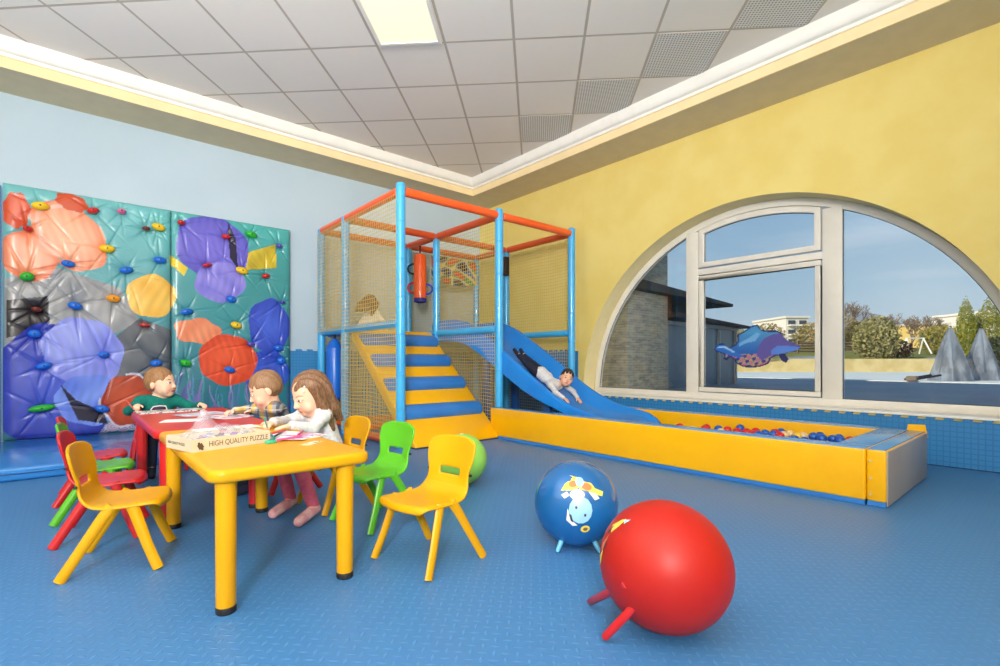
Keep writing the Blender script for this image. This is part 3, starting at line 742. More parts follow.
    # red orange corals
    r, th = blob(198, 331, 22, 13, 0, .16, 1, 5); put(r < 1, (222, 120, 84), (236, 150, 112), st_)
    r, th = blob(229, 360, 29, 25, .1, .04, 2, 7); put(r < 1, (206, 62, 36), (232, 92, 56), np.clip(1.3-r, 0, 1))
    r, th = blob(128, 400, 24, 26, 0, .08, 1, 6); put(r < 1, (150, 54, 34), (198, 84, 54), np.clip(1.3-r, 0, 1))
    put((np.abs(r-1.05) < .04) & (np.sin(th*2) > -.2), (196, 196, 216))
    return np.clip(c*(1+.10*n3[:, None]*ribs[:, None]), 0, 1)
cw = thing('climbing_wall', 'large padded climbing wall printed with a teal sea reef, studded with coloured holds', 'climbing wall', (.82, YM+.03, 0))
DIMP = []
def mural_panel(xa, xb, za=.085, zb=2.49):
    nx = int((xb-xa)/.0072); nz_ = int((zb-za)/.008)
    X, Z = np.meshgrid(np.linspace(xa, xb, nx), np.linspace(za, zb, nz_), indexing='ij'); x = X.ravel(); z = Z.ravel()
    edge = np.minimum(np.minimum(x-xa, xb-x), np.minimum(z-za, zb-z)); dy = .035*(1-np.exp(-edge/.025))
    nr = np.sin(x*5+z*4)*.004+np.sin(x*9-z*7+1)*.003
    for k, (hxk, hzk) in enumerate(hx):
        u, w = x-hxk, z-hzk; r = np.hypot(u, w); th = np.arctan2(w, u)
        dy -= .030*np.exp(-(r/.055)**2)
        rs = np.random.RandomState(k); n = rs.randint(5, 9); ph = rs.rand()*6
        pl = np.zeros_like(r)
        for j in range(n):
            a0 = 2*PI*j/n+rs.rand()*.7; L = .10+rs.rand()*.16; d = np.angle(np.exp(1j*(th-a0)))
            pl += np.exp(-(d*r/.010)**2)*np.exp(-((r-.03)/L)**2)*(np.abs(d) < 1.2)*(r > .02)
        dy -= .011*np.minimum(pl, 1.4)
    dy += nr*(edge > .02)
    col = reef_colours(x, z)
    me = bpy.data.meshes.new('panel')
    O = world_origin(cw)
    V = np.c_[x-O.x, YM+.04-dy-O.y, z-O.z]
    I = np.arange(nx*nz_).reshape(nx, nz_)
    F = np.c_[I[:-1, :-1].ravel(), I[1:, :-1].ravel(), I[1:, 1:].ravel(), I[:-1, 1:].ravel()]
    # side returns to the wall
    ring = np.r_[I[:, 0], I[-1, 1:], I[-2::-1, -1], I[0, -2:0:-1]]; m0 = len(V)
    Vb = V[ring].copy(); Vb[:, 1] = YL-.002-O.y
    V = np.r_[V, Vb]; cb = np.tile(np.array(srgb(28, 118, 120)), (len(ring), 1)); col = np.r_[col, cb]
    k = np.arange(len(ring)); F2 = np.c_[ring, m0+k, m0+(k+1) % len(ring), ring[(k+1) % len(ring)]]
    me.from_pydata(V.tolist(), [], F.tolist()+F2.tolist()); me.update()
    ca = me.color_attributes.new('Col', 'FLOAT_COLOR', 'POINT')
    ca.data.foreach_set('color', np.c_[col, np.ones(len(col))].astype(np.float32).ravel())
    me.polygons.foreach_set('use_smooth', [True]*len(me.polygons)); me.materials.append(M_print)
    o = bpy.data.objects.new('panel', me); COL.objects.link(o); o.parent = cw; return o
pl_ = mural_panel(-.475, .835); pr_ = mural_panel(.842, 2.105)
pl_['label'] = 'left panel printed with peach and blue corals'; pr_['label'] = 'right panel printed with violet and red corals'
HC = dict(y=(240, 196, 30), r=(214, 40, 36), p=(232, 100, 150), n=(120, 40, 34), b=(30, 110, 220), g=(40, 176, 50), o=(244, 160, 30), v=(90, 84, 190))
HN = dict(y='yellow', r='red', p='pink', n='dark red', b='blue', g='green', o='orange', v='violet')
for k, ((X, Z), c) in enumerate(HOLDS):
    m = MATS.get('hold '+HN[c]) or mat('hold '+HN[c], HC[c], .3, .5)
    b = MB(); rs = random.Random(k); a = .048 if c not in 'nrpv' else .034
    e1 = a*rs.uniform(1, 1.5); e2 = a*rs.uniform(.65, .9)
    if k == 32: e1 = .10
    rz = rs.uniform(-.35, .35)
    b.ball((X, YM-.0, Z), (e1, .045, e2), 14, 9, rot('Y', rz))
    b.tube([(X, YM-.05, Z), (X, YM-.03, Z)], .008, 8, mi=1)
    o = b.build('climbing_hold', [m, M_dark_seal], cw); o['label'] = HN[c]+' hold'
mt = thing('crash_mat', 'thick glossy blue crash mat on the floor below the climbing wall', 'mat', (.8, 5.6, 0))
MB().box((-2.4, 4.79, .0), (1.62, 6.42, .095)).build('cover', M_mat, mt, bevel=.02, seg=3)
b = MB()
b.tube([(-2.4, 4.788, .05), (1.62, 4.788, .05)], .004, 6); b.build('seam', M_dvinyl, mt)

# ================================================================ soft play frame
PX = (2.39, 3.635, 4.86); PY = (4.22, 5.48, 6.2); ZD, ZT = 1.19, 2.46
pf = thing('playhouse', 'tall play frame of sky blue padded posts, orange beams and netting', 'play frame', (3.6, 5.2, 0))
def sleeve(p, q, r=.046, ring=.34):
    p, q = Vector(p), Vector(q); L = (q-p).length; n = max(1, round(L/ring)); path = []; R = []
    for i in range(n):
        a, c = L*i/n, L*(i+1)/n
        for s_, rr in ((a+.0015, r*.9), (a+.007, r), (c-.007, r), (c-.0015, r*.9)): path.append(p+(q-p)*(s_/L)); R.append(rr)
    return path, R
for i, x in enumerate(PX):
    for j, y in enumerate(PY):
        b = MB(); top = ZT+.065 if j == 0 else ZT+.02
        pa, R = sleeve((x, y, .0), (x, y, top)); b.tube(pa, R, 16); o = b.build('post', M_post, pf)
        MB().lathe([(.036, top-.002), (.034, top+.01), (.015, top+.016)], tr(x, y, 0), 14).build('cap', M_post, o)
def beam(p, q, m, r=.044): 
    b = MB(); pa, R = sleeve(p, q, r, 3 if m is M_orange else .6); b.tube(pa, R, 14); return b.build('beam', m, pf)
g_ = .04
for x in PX:
    for j in (0, 1): beam((x, PY[j]+g_, ZT), (x, PY[j+1]-g_, ZT), M_orange)
for y in PY:
    for i in (0, 1): beam((PX[i]+g_, y, ZT), (PX[i+1]-g_, y, ZT), M_orange)
for x in PX:
    for j in (0, 1): beam((x, PY[j]+g_, ZD), (x, PY[j+1]-g_, ZD), M_post, .042)
for y in PY[1:]:
    for i in (0, 1):
        if (y, i) != (PY[1], 0) and (y, i) != (PY[1], 1): beam((PX[i]+g_, y, ZD), (PX[i+1]-g_, y, ZD), M_post, .042)
for x in PX[:2]: beam((x, PY[0]+g_, .05), (x, PY[1]-g_, .05), M_orange)
for i in (0, 1): beam((PX[i]+g_, PY[2], .05), (PX[i+1]-g_, PY[2], .05), M_orange)
for i in (0, 1): beam((PX[i]+g_, PY[1], .05), (PX[i+1]-g_, PY[1], .05), M_orange)
MB().box((PX[0]+.05, PY[1]-.02, ZD-.06), (PX[2]-.05, PY[2]-.05, ZD+.0)).build('deck', M_bvinyl, pf, bevel=.015)
def net(P, U, V, off=(0, 0, 0), cell=.041, r=.0027, sag=.012):
    P, U, V = Vector(P)+Vector(off), Vector(U), Vector(V); N = U.cross(V).normalized(); b = MB()
    ph = random.random()*6
    def pt(a, c): return P+U*a+V*c+N*sag*math.sin(PI*a)*math.sin(PI*c)*(1+.4*math.sin(9*a+ph)) + V.normalized()*.006*math.sin(11*a+ph)*math.sin(PI*c)+U.normalized()*.006*math.sin(10*c+ph)*math.sin(PI*a)
    nu = max(2, round(U.length/cell)); nv = max(2, round(V.length/cell)); K = 10
    for i in range(nu+1): b.tube([pt(i/nu, k/K) for k in range(K+1)], r, 4, False)
    for i in range(nv+1): b.tube([pt(k/K, i/nv) for k in range(K+1)], r, 4, False)
    return b.build('net', M_net, pf, smooth=False)
zl, zu = ZD-.04, ZT-.04
x0, x1, x2 = PX; y0, y1, y2 = PY
o_ = (-.05, 0, 0)
net((x0, y0, ZD), (0, y1-y0, 0), (0, 0, zu-ZD), o_); net((x0, y1, ZD), (0, y2-y1, 0), (0, 0, zu-ZD), o_)
net((x0, y0, .06), (0, y1-y0, 0), (0, 0, zl-.06), o_)
net((x1, y0+.04, ZD), (0, y1-y0-.08, 0), (0, 0, zu-ZD)); net((x1, y0+.04, .06), (0, y1-y0-.08, 0), (0, 0, zl-.06))
net((x2, y0+.04, ZD), (0, y1-y0-.08, 0), (0, 0, zu-ZD)); net((x2, y1, ZD), (0, y2-y1, 0), (0, 0, zu-ZD)); net((x2, y0+.04, .06), (0, y1-y0-.08, 0), (0, 0, zl-.06))
for a, c in ((x0, x1), (x1, x2)):
    net((a+.04, y2, ZD), (c-a-.08, 0, 0), (0, 0, zu-ZD)); net((a+.04, y2, .06), (c-a-.08, 0, 0), (0, 0, zl-.06))
    net((a+.04, y1, .06), (c-a-.08, 0, 0), (0, 0, zl-.1), (0, .05, 0))
# climbing ramp with four rolls
rm = thing('climbing_ramp', 'yellow padded ramp with blue roll steps leading up into the frame', 'ramp', (2.96, 4.7, 0))
Mx = Matrix(((0, 0, 1, 0), (1, 0, 0, 0), (0, 1, 0, 0), (0, 0, 0, 1)))
MB().prism([(4.05, .0), (4.05, .035), (5.40, ZD+.01), (5.47, ZD+.01), (5.47, ZD-.1), (4.2, .0)], 2.452, 3.50, Mx).build('slab', M_yvinyl, rm, bevel=.018, seg=3)
MB().prism([(4.042, .0), (4.042, .012), (4.2, .012), (4.2, .0)], 2.45, 3.502, Mx).build('edge_strip', M_gap, rm, smooth=False)
for f_ in (.235, .465, .68, .885):
    y, z = 4.05+1.35*f_, .035+1.165*f_
    b = MB(); n = 14; pathx = [2.47, 2.475, 2.50, 3.43, 3.455, 3.46]; rr = [.06, .085, .095, .095, .085, .06]
    b.tube([(x, y+.012, z-.01) for x in pathx], rr, 20); o = b.build('roll_step', M_bvinyl, rm); 
    MB().tube([(3.462, y+.012, z-.01), (3.466, y+.012, z-.01)], .055, 16).build('end_disc', M_bvinyl, o)
# punch bags
def bag(nm, label, p, L, r, m, straps=True):
    root = thing(nm, label, 'punch bag', p)
    MB().lathe([(r*.75, -L/2), (r*.97, -L/2+.025), (r, -L/2+.06), (r, L/2-.05), (r*.9, L/2-.02), (r*.5, L/2)], None, 20).build('body', m, root, local=True)
    return root
br_ = bag('punch_bag', 'small orange punch bag with rope loops hanging from the top beam', (3.645, 5.9, 1.98), .66, .085, M_orange)
MB().lathe([(.06, -.345), (.084, -.335), (.087, -.30), (.087, -.285)], None, 20).build('base_cap', mat('dark blue cloth', (40, 44, 130), .6), br_, local=True)
MB().tube([(0, 0, .32), (0, 0, .44)], .012, 8).build('hanging_strap', M_rope, br_, local=True)
M_loopb = mat('blue webbing', (40, 60, 170), .6); M_loopr = mat('red webbing', (200, 30, 50), .6)
for (z, sgn, m, lab) in ((.12, -1, M_rope, 'black loop'), (-.14, -1, M_loopr, 'red loop'), (-.16, 1, M_loopb, 'blue loop')):
    d = Vector((.757, -.653, 0))*sgn; pts = [d*(.08+.09*math.sin(PI*t/8))+Vector((0, 0, z+.07*math.cos(PI*t/8))) for t in range(9)]
    o = MB().tube(pts, .014, 8).build('hand_loop', m, br_, local=True); o['label'] = lab
bb_ = bag('punch_bag', 'long blue punch bag hanging low under the left deck beam', (2.42, 5.86, .70), .66, .10, mat('deep blue vinyl', (24, 98, 200), .3, .5, (28, 106, 208), 3))
MB().lathe([(.1, .29), (.06, .36), (.02, .40)], None, 16).build('neck', MATS['deep blue vinyl'], bb_, local=True)
MB().tube([(0, 0, .38), (0, 0, .46)], .016, 8).build('hanging_strap', M_rope, bb_, local=True)
# roller pads on the deck, banner behind the netting, small box on the post
M_gp = mat('grey blue vinyl', (120, 148, 160), .4)
t_ = thing('deck_roller', 'grey blue padded roller lying on the deck behind the netting', 'roller', (4.0, 5.8, ZD))
MB().tube([(3.84, 5.8, ZD+.115), (3.85, 5.8, ZD+.115), (4.15, 5.8, ZD+.115), (4.16, 5.8, ZD+.115)], [.1, .115, .115, .1], 20).build('body', M_gp, t_)
MB().tube([(3.835, 5.8, ZD+.115), (4.165, 5.8, ZD+.115)], .06, 16).build('core', M_dvinyl, t_)
M_ban = vcmat('printed banner cloth', .8, .2)
def banner():
    vs = []; nu, nv = 60, 22
    for i in range(nu+1):
        for j in range(nv+1):
            u, w = i/nu, j/nv; vs.append((3.98+.84*u, 6.13+.012*math.sin(u*20), 2.02+.36*w-.05*math.sin(PI*u)*(1-w)))
    fs = [(i*(nv+1)+j, (i+1)*(nv+1)+j, (i+1)*(nv+1)+j+1, i*(nv+1)+j+1) for i in range(nu) for j in range(nv)]
    me = bpy.data.meshes.new('banner'); me.from_pydata(vs, [], fs); ca = me.color_attributes.new('Col', 'FLOAT_COLOR', 'POINT')
    for k, v in enumerate(vs):
        a = math.sin(v[0]*17+3*math.sin(v[2]*9))+math.sin(v[2]*25+2*math.sin(v[0]*8))
        c = (206, 80, 60) if a > .9 else ((90, 140, 90) if a > .25 else ((214, 190, 120) if a > -.35 else ((70, 110, 160) if a > -1 else (60, 40, 40))))
        ca.data[k].color = srgb(*c)+(1,)
    me.materials.append(M_ban); o = bpy.data.objects.new('banner', me); COL.objects.link(o)
    sol = o.modifiers.new('t', 'SOLIDIFY'); sol.thickness = .004
    tag(o, 'multicoloured cloth banner hung high at the back of the play frame', 'banner')
banner()
t_ = thing('box_speaker', 'small dark box fixed high on the inner right post of the play frame', 'speaker', (4.79, 5.42, 2.2))
MB().box((4.74, 5.36, 2.07), (4.815, 5.44, 2.34)).build('cabinet', mat('dark brown plastic', (64, 40, 34), .5), t_, bevel=.008)
MB().box((4.752, 5.353, 2.085), (4.803, 5.361, 2.325)).build('grille', M_black, t_, bevel=.004)

# ================================================================ slide
sl = thing('slide', 'curved blue plastic slide coming down into the ball pit', 'slide', (4.0, 4.0, 0))
ST = [(5.46, 1.36, .17), (5.2, 1.36, .17), (4.95, 1.335, .17), (4.75, 1.275, .18), (4.5, 1.135, .19), (4.2, .965, .19), (3.95, .81, .18), (3.7, .65, .17), (3.45, .505, .155), (3.25, .42, .135), (3.05, .365, .11), (2.9, .345, .09), (2.78, .32, .075), (2.70, .275, .06), (2.66, .23, .05)]
XA, XB = 3.65, 4.36
def slide_section(Y, zr, dep, fl):
    w = .055; xa, xb = XA-fl, XB+fl; sk = float(np.interp(Y, (2.7, 3.0, 3.4, 3.84, 4.1, 4.8), (.05, .08, .12, .22, .25, .27))); zb = zr-dep
    return [(xa-.012, Y, zr-sk), (xa-.008, Y, zr-.03), (xa+.005, Y, zr-.006), (xa+.028, Y, zr), (xa+.05, Y, zr-.012), (xa+.075, Y, zr-.05), (xa+.12, Y, zb+.035), (xa+.19, Y, zb+.005), ((xa+xb)/2, Y, zb),
            (xb-.19, Y, zb+.005), (xb-.12, Y, zb+.035), (xb-.075, Y, zr-.05), (xb-.05, Y, zr-.012), (xb-.028, Y, zr), (xb-.005, Y, zr-.006), (xb+.008, Y, zr-.03), (xb+.012, Y, zr-sk),
            (xb-.01, Y, zr-sk), (xb-.03, Y, zr-.04), (xb-.09, Y, zb-.01), ((xa+xb)/2, Y, zb-.022), (xa+.09, Y, zb-.01), (xa+.03, Y, zr-.04), (xa+.01, Y, zr-sk)]
secs = []
yy = [s[0] for s in ST][::-1]; zz = [s[1] for s in ST][::-1]; dd = [s[2] for s in ST][::-1]
for Y in np.concatenate([np.linspace(5.46, 2.95, 40), np.linspace(2.92, 2.66, 8)]):
    zr = float(np.interp(Y, yy, zz)); dep = float(np.interp(Y, yy, dd))
    # smooth the rail line
    zr = float(np.mean([np.interp(Y+o, yy, zz) for o in (-.14, -.07, 0, .07, .14)])) if Y > 2.9 else zr
    secs.append(slide_section(float(Y), zr, dep, .0 if Y > 3.2 else .03*(3.2-Y)/.5))
b = MB(); n = len(secs[0])
b.add([p for s in secs for p in s], [(i*n+j, i*n+(j+1) % n, (i+1)*n+(j+1) % n, (i+1)*n+j) for i in range(len(secs)-1) for j in range(n)])
b.build('chute', M_slide, sl, angle=60)
for y in (4.6, 3.6):
    zr = float(np.interp(y, yy, zz))
    MB().box((3.74, y-.05, 0), (3.80, y+.05, zr-.23)).box((4.2, y-.05, 0), (4.26, y+.05, zr-.23)).build('support', M_dvinyl, sl, bevel=.01)

# ================================================================ ball pit
pit = thing('ball_pit', 'long low yellow padded ball pit with pale blue tops under the window', 'ball pit', (4.0, 2.4, 0))
def pad(lo, hi, m_side=M_yvinyl, nm='wall_pad', label=None):
    p = MB().box((lo[0], lo[1], lo[2]+.028), (hi[0], hi[1], hi[2]-.006)).build(nm, m_side, pit, bevel=.012, seg=3)
    MB().box((lo[0]+.004, lo[1]+.004, lo[2]+.002), (hi[0]-.004, hi[1]-.004, lo[2]+.03)).build('base_strip', M_bvinyl, p, smooth=False)
    MB().box((lo[0]+.006, lo[1]+.006, hi[2]-.012), (hi[0]-.006, hi[1]-.006, hi[2])).build('top_cover', M_btop, p, bevel=.005)
    return p
pad((3.465, .79, 0), (3.595, 4.17, .33))
pad((4.56, .97, 0), (4.69, 4.17, .33))
p = pad((3.478, .695, 0), (4.62, .789, .33), nm='end_pad')
e2 = pad((3.60, .79, 0), (4.62, .965, .33), nm='end_pad')
MB().box((3.485, .688, .008), (4.612, .697, .318)).build('grey_side', M_sheen_vinyl, p, bevel=.004)
for z in (.07, .16, .26): MB().tube([(3.476, .767, z), (3.467, .767, z)], .006, 10).build('eyelet', M_card, p)
MB().add([(4.60, .69, .33), (4.60, .80, .33), (4.63, .70, .375), (4.64, .80, .37), (4.66, .69, .28), (4.66, .8, .28)], [(0, 1, 3, 2), (2, 3, 5, 4)]).build('corner_flap', M_yvinyl, p)
MB().box((4.63, .692, .08), (4.638, .74, .33)).build('flap_tail', M_yvinyl, p, bevel=.002)
MB().box((3.605, .97, .0), (4.555, 4.1, .195)).build('pit_floor', M_dvinyl, pit, bevel=.01)
M_cb = dict(red=mat('red ball plastic', (200, 26, 30), .3, .5), blue=mat('blue ball plastic', (24, 86, 180), .3, .5), tan=mat('cream ball plastic', (222, 190, 140), .3, .5), yellow=mat('yellow ball plastic', (236, 196, 60), .3, .5))
pitballs = [(706.6,428,'red'),(718.6,429.3,'blue'),(727.6,430.4,'red'),(737,432,'red'),(744,427.6,'blue'),(746,432.5,'red'),(751,434,'red'),(756,432,'red'),(757,435,'blue'),(765,433.7,'blue'),(771,434.5,'blue'),(775,433,'red'),(779,436,'red'),(784,435.4,'tan'),(792,429.8,'blue'),(790,434.5,'tan'),(797,437,'yellow'),(803,436.5,'tan'),(813,437,'blue'),(819,436,'blue'),(822,438.6,'blue'),(828,439,'blue'),(836,439,'blue'),(840,441,'blue'),(845,441,'red'),(849,442,'red')]
random.seed(21)
pitballs += [(None, (random.uniform(3.66, 4.2), random.uniform(1.05, 2.5)), ('red', 'blue', 'blue', 'red', 'tan', 'yellow')[k % 6]) for k in range(26)]
placed = []; proto = {}
for k, (px, py, c) in enumerate(pitballs):
    r = .036; x, y = py if px is None else floorpt(px, py, .232)[:2]; x = min(max(x, 3.66), 4.515); y = max(y, 1.02)
    for it in range(200):
        bad = False
        for (a, b2, c2) in placed:
            dx, dy, dz = x-a, y-b2, z-c2; L = math.sqrt(dx*dx+dy*dy+dz*dz)
            if L < 2*r-.0005:
                bad = True; L = max(L, 1e-4); s_ = (2*r-L)*.6; x += dx/L*s_+random.uniform(-.003, .003); y += dy/L*s_+random.uniform(-.003, .003)
        x = min(max(x, 3.66), 4.515); y = max(y, 1.02)
        if not bad: break
    z = .232
    placed.append((x, y, z))
    if c not in proto:
        o = MB().ball((0, 0, 0), r, 20, 14).build('pit_ball', M_cb[c]); proto[c] = o
    else: o = proto[c].copy(); COL.objects.link(o)
    o.location = (x, y, z)
    tag(o, {'red': 'small red plastic ball lying in the ball pit', 'blue': 'small blue plastic ball lying in the ball pit', 'tan': 'small cream plastic ball lying in the ball pit', 'yellow': 'small yellow plastic ball among the pit balls'}[c], 'ball', c+' balls in the pit')
# ================================================================ tables
def table(nm, label, x0, x1, y0, y1, m, z=.48, legs=((.06, .055), (.06, -.055), (-.09, .055), (-.09, -.055))):
    root = thing(nm, label, 'table', ((x0+x1)/2, (y0+y1)/2, 0))
    b = MB(); L = []
    prof = [(-.014, z-.044), (-.004, z-.040), (0, z-.030), (0, z-.014), (-.003, z-.006), (-.010, z-.001), (-.02, z)]
    rings = [[(p[0], p[1], zz) for p in rrect(x0-o, y0-o, x1+o, y1+o, .055+o, 7)] for o, zz in prof]
    n = len(rings[0]); b.add([p for r in rings for p in r], [(i*n+j, i*n+(j+1) % n, (i+1)*n+(j+1) % n, (i+1)*n+j) for i in range(len(rings)-1) for j in range(n)]+[tuple(range(n)), tuple(range((len(rings)-1)*n, len(rings)*n))])
    b.build('tabletop', m, root, angle=50)
    for lx in (x0+.06, x1-.09):
        for ly in (y0+.055, y1-.055):
            o = MB().lathe([(.030, .022), (.0305, .03), (.032, .30), (.033, z-.04)], tr(lx, ly, 0), 24).build('leg', m, root)
            MB().lathe([(.029, 0), (.0315, .004), (.0315, .02), (.030, .024)], tr(lx, ly, 0), 24).build('foot_cap', M_black, o)
    return root
yt = table('play_table', 'yellow rectangular play table with a puzzle box on top', .33, .89, 1.785, 2.995, M_yplas)
rt_ = table('play_table', 'red rectangular play table standing end to end behind the yellow one', .315, .885, 3.003, 4.28, M_rplas)

# ================================================================ moulded chairs
def chair_mesh():
    prof = [(.164, .236), (.167, .250), (.156, .263), (.128, .268), (.085, .266), (.03, .262), (-.03, .262), (-.075, .268), (-.104, .284), (-.121, .308), (-.130, .335), (-.136, .363), (-.143, .395), (-.151, .43), (-.158, .462), (-.163, .488), (-.165, .502)]
    wid = [.122, .138, .146, .150, .152, .152, .150, .144, .136, .128, .122, .126, .140, .146, .146, .140, .122]
    nv = 16; P = []
    for i, ((x, z), w) in enumerate(zip(prof, wid)):
        row = []
        for j in range(nv+1):
            v = 2*j/nv-1; e = abs(v)
            y = w*v
            dz = -.009*max(0, (e-.75)/.25)**2 if 2 <= i < 8 else 0
            dish = .010*(1-v*v) if 3 <= i <= 7 else 0
            dx = .020*v*v*min(1, max(0, (i-7)/4))     # back wraps forward
            zz = z+dz-dish
            if i >= 15: zz -= .020*(e**4)*(i-14)/2
            row.append(Vector((x+dx-(.02*v*v if i < 3 else 0), y, zz)))
        P.append(row)
    nu = len(P); N = [[None]*(nv+1) for _ in range(nu)]
    for i in range(nu):
        for j in range(nv+1):
            a = P[min(i+1, nu-1)][j]-P[max(i-1, 0)][j]; c = P[i][min(j+1, nv)]-P[i][max(j-1, 0)]
            N[i][j] = c.cross(a).normalized()
    t = .013
    def part(i0, i1, hole=()):
        b = MB(); top = {}; cells = [(i, j) for i in range(i0, i1) for j in range(nv) if (i, j) not in hole]; S_ = set(cells)
        idx = {}; vs = []
        def vid(i, j, k):
            if (i, j, k) not in idx:
                idx[(i, j, k)] = len(vs); vs.append(P[i][j]+N[i][j]*(t/2 if k else -t/2))
            return idx[(i, j, k)]
        fs = []
        for i, j in cells:
            fs.append((vid(i, j, 1), vid(i, j+1, 1), vid(i+1, j+1, 1), vid(i+1, j, 1)))
            fs.append((vid(i, j, 0), vid(i+1, j, 0), vid(i+1, j+1, 0), vid(i, j+1, 0)))
            for di, dj, e0, e1 in ((-1, 0, (i, j), (i, j+1)), (1, 0, (i+1, j), (i+1, j+1)), (0, -1, (i, j), (i+1, j)), (0, 1, (i, j+1), (i+1, j+1))):
                if (i+di, j+dj) not in S_: fs.append((vid(*e0, 0), vid(*e1, 0), vid(*e1, 1), vid(*e0, 1)))
        return b.add(vs, fs)
    hole = {(i, j) for i in (10,) for j in range(4, nv-4)}
    return part(0, 9), part(8, nu-1, hole)
SEAT, BACK = chair_mesh()
def chair(label, x, y, deg, m, proto=None, group=None):
    if proto is None:
        r = thing('child_chair', label, 'chair', (0, 0, 0), 0, group)
        s = SEAT.build('seat', m, r, local=True, angle=180); k = BACK.build('backrest', m, r, local=True, angle=180)
        for q in (s, k): d_ = q.modifiers.new('round', 'SUBSURF'); d_.levels = d_.render_levels = 2
        for sy in (-1, 1):
            MB().tube([(.055, sy*.135, .262), (.070, sy*.141, .225), (.112, sy*.156, .10), (.150, sy*.170, .004)], [.022, .021, .019, .019], 8, True, .62, (0, 1, 0)).build('leg', m, r, local=True, angle=50)
            MB().tube([(-.005, sy*.135, .262), (-.032, sy*.141, .225), (-.104, sy*.157, .10), (-.160, sy*.170, .004)], [.022, .021, .019, .019], 8, True, .62, (0, 1, 0)).build('leg', m, r, local=True, angle=50)
            MB().tube([(-.122, sy*.125, .345), (-.122, sy*.134, .345)], .006, 8).build('bolt', M_black, r, local=True)
    else:
        r = copy_tree(proto)
    if proto is not None:
        tag(r, label)
        for ch in r.children:
            if ch.name.startswith('bolt'): continue
            ch.data = ch.data.copy(); ch.data.materials.clear(); ch.data.materials.append(m)
    r.location = (x, y, 0); r.rotation_euler = (0, 0, math.radians(deg)); return r
GCH = "children's moulded chairs around the tables"
ch0 = chair('yellow child chair at the near left end of the yellow table', .165, 2.600, -15, M_yplas, None, GCH)
chair('red child chair just behind the near yellow chair on the left of the tables', .125, 3.08, -10, M_rplas, ch0)
chair('green child chair between two red ones on the left of the tables', .110, 3.50, -6, M_gplas, ch0)
chair('red child chair farthest from the camera on the left of the tables', .105, 3.92, -4, M_rplas, ch0)
chair('yellow child chair at the near right corner, in front of the green ball', 1.142, 1.785, 189, M_yplas, ch0)
chair('green child chair between two yellow ones right of the yellow table', 1.205, 2.385, 188, M_gplas, ch0)
chair('yellow child chair the girl in pink leggings sits on', 1.165, 2.805, 184, M_yplas, ch0)
chair('red child chair under the boy in the checked shirt', 1.085, 3.41, 180, M_rplas, ch0)
chair('red child chair under the boy in the green jumper', .50, 4.555, 270, M_rplas, ch0)

# ================================================================ bouncy balls
def patch(b, C, r, az, el, poly, mi=0, lift=.0012):
    'flat printed motif wrapped on a ball'
    d = Vector((math.cos(el)*math.cos(az), math.cos(el)*math.sin(az), math.sin(el))); e1 = Vector((-math.sin(az), math.cos(az), 0)); e2 = d.cross(e1)
    n = len(poly); cx = sum(p[0] for p in poly)/n; cy = sum(p[1] for p in poly)/n; vs = []; fs = []; K = 4
    for k in range(K+1):
        for p in poly:
            u = cx+(p[0]-cx)*k/K; w = cy+(p[1]-cy)*k/K; q = (d+e1*u+e2*w).normalized()*(r+lift); vs.append(Vector(C)+q)
    for k in range(K):
        for j in range(n): fs.append((k*n+j, k*n+(j+1) % n, (k+1)*n+(j+1) % n, (k+1)*n+j))
    b.add(vs, fs, mi)
pc = lambda nm, c: MATS.get(nm) or mat(nm, c, .35, .5)
PRINT = [pc('print yellow', (226, 206, 84)), pc('print pale blue', (150, 200, 232)), pc('print white', (226, 226, 220)), pc('print brown', (110, 84, 60)), pc('print orange', (220, 120, 70)), pc('print dark', (40, 50, 80))]
bc = at(576, 502.5, 2.266); R1 = .1885
bl = thing('bouncy_ball', 'pearly blue bouncy ball with a printed motif, standing on two stub legs', 'ball', (bc.x, bc.y, 0))
b = MB().ball(bc, R1, 48, 32); body = b.build('body', M_blue_ball, bl)
toc = -bc; toc.z = CAMZ-bc.z; A0 = math.atan2(toc.y, toc.x); E0 = math.asin(toc.z/toc.length)
b = MB()
def motif(polys, C, r, A, E):
    b = MB()
    for k, (mi, poly) in enumerate(polys): patch(b, C, r, A, E, poly, mi, .0008+.0004*k)
    return b
def circ(x, y, rx, ry=None, n=14): ry = ry or rx; return [(x+rx*math.cos(2*PI*i/n), y+ry*math.sin(2*PI*i/n)) for i in range(n)]
pol = [(0, [(-.30, .42), (-.12, .60), (-.22, .70), (.02, .58), (.28, .44), (.36, .30), (.58, .28), (.52, .16), (.30, .18), (.05, .26), (-.2, .24), (-.38, .26)]),
       (4, circ(-.12, .40, .09)), (4, circ(.16, .34, .11, .09)), (1, circ(.02, .46, .09, .14)), (2, circ(-.04, .16, .14, .10)), (2, [(.18, .22), (.30, .06), (.42, .10), (.34, .20)]), (2, [(-.24, .22), (-.36, .16), (-.28, .08), (-.18, .14)]),
       (1, circ(.02, -.14, .22, .26)), (5, circ(-.06, -.08, .022, .03)), (5, circ(.10, -.22, .022, .03)), (2, [(-.22, -.1), (-.16, -.32), (-.04, -.44), (-.14, -.46), (-.26, -.34)]), (5, [(-.2, -.2), (-.17, -.34), (-.12, -.38), (-.15, -.22)]), (0, circ(.12, -.54, .10)), (3, circ(.12, -.54, .05))]
motif([(k_, [(x*1.22, y*1.18+.04) for x, y in p_]) for k_, p_ in pol], bc, R1, A0+.08, E0-.05).build('printed_motif', PRINT, body)
def stub(nm, p0, p1, r0, r1, m, parent):
    p0, p1 = Vector(p0), Vector(p1); t = (p1-p0).normalized()
    return MB().tube([p0, p0.lerp(p1, .5), p1-t*.006, p1], [r0, (r0+r1)/2, r1, r1*.7], 14).build(nm, m, parent)
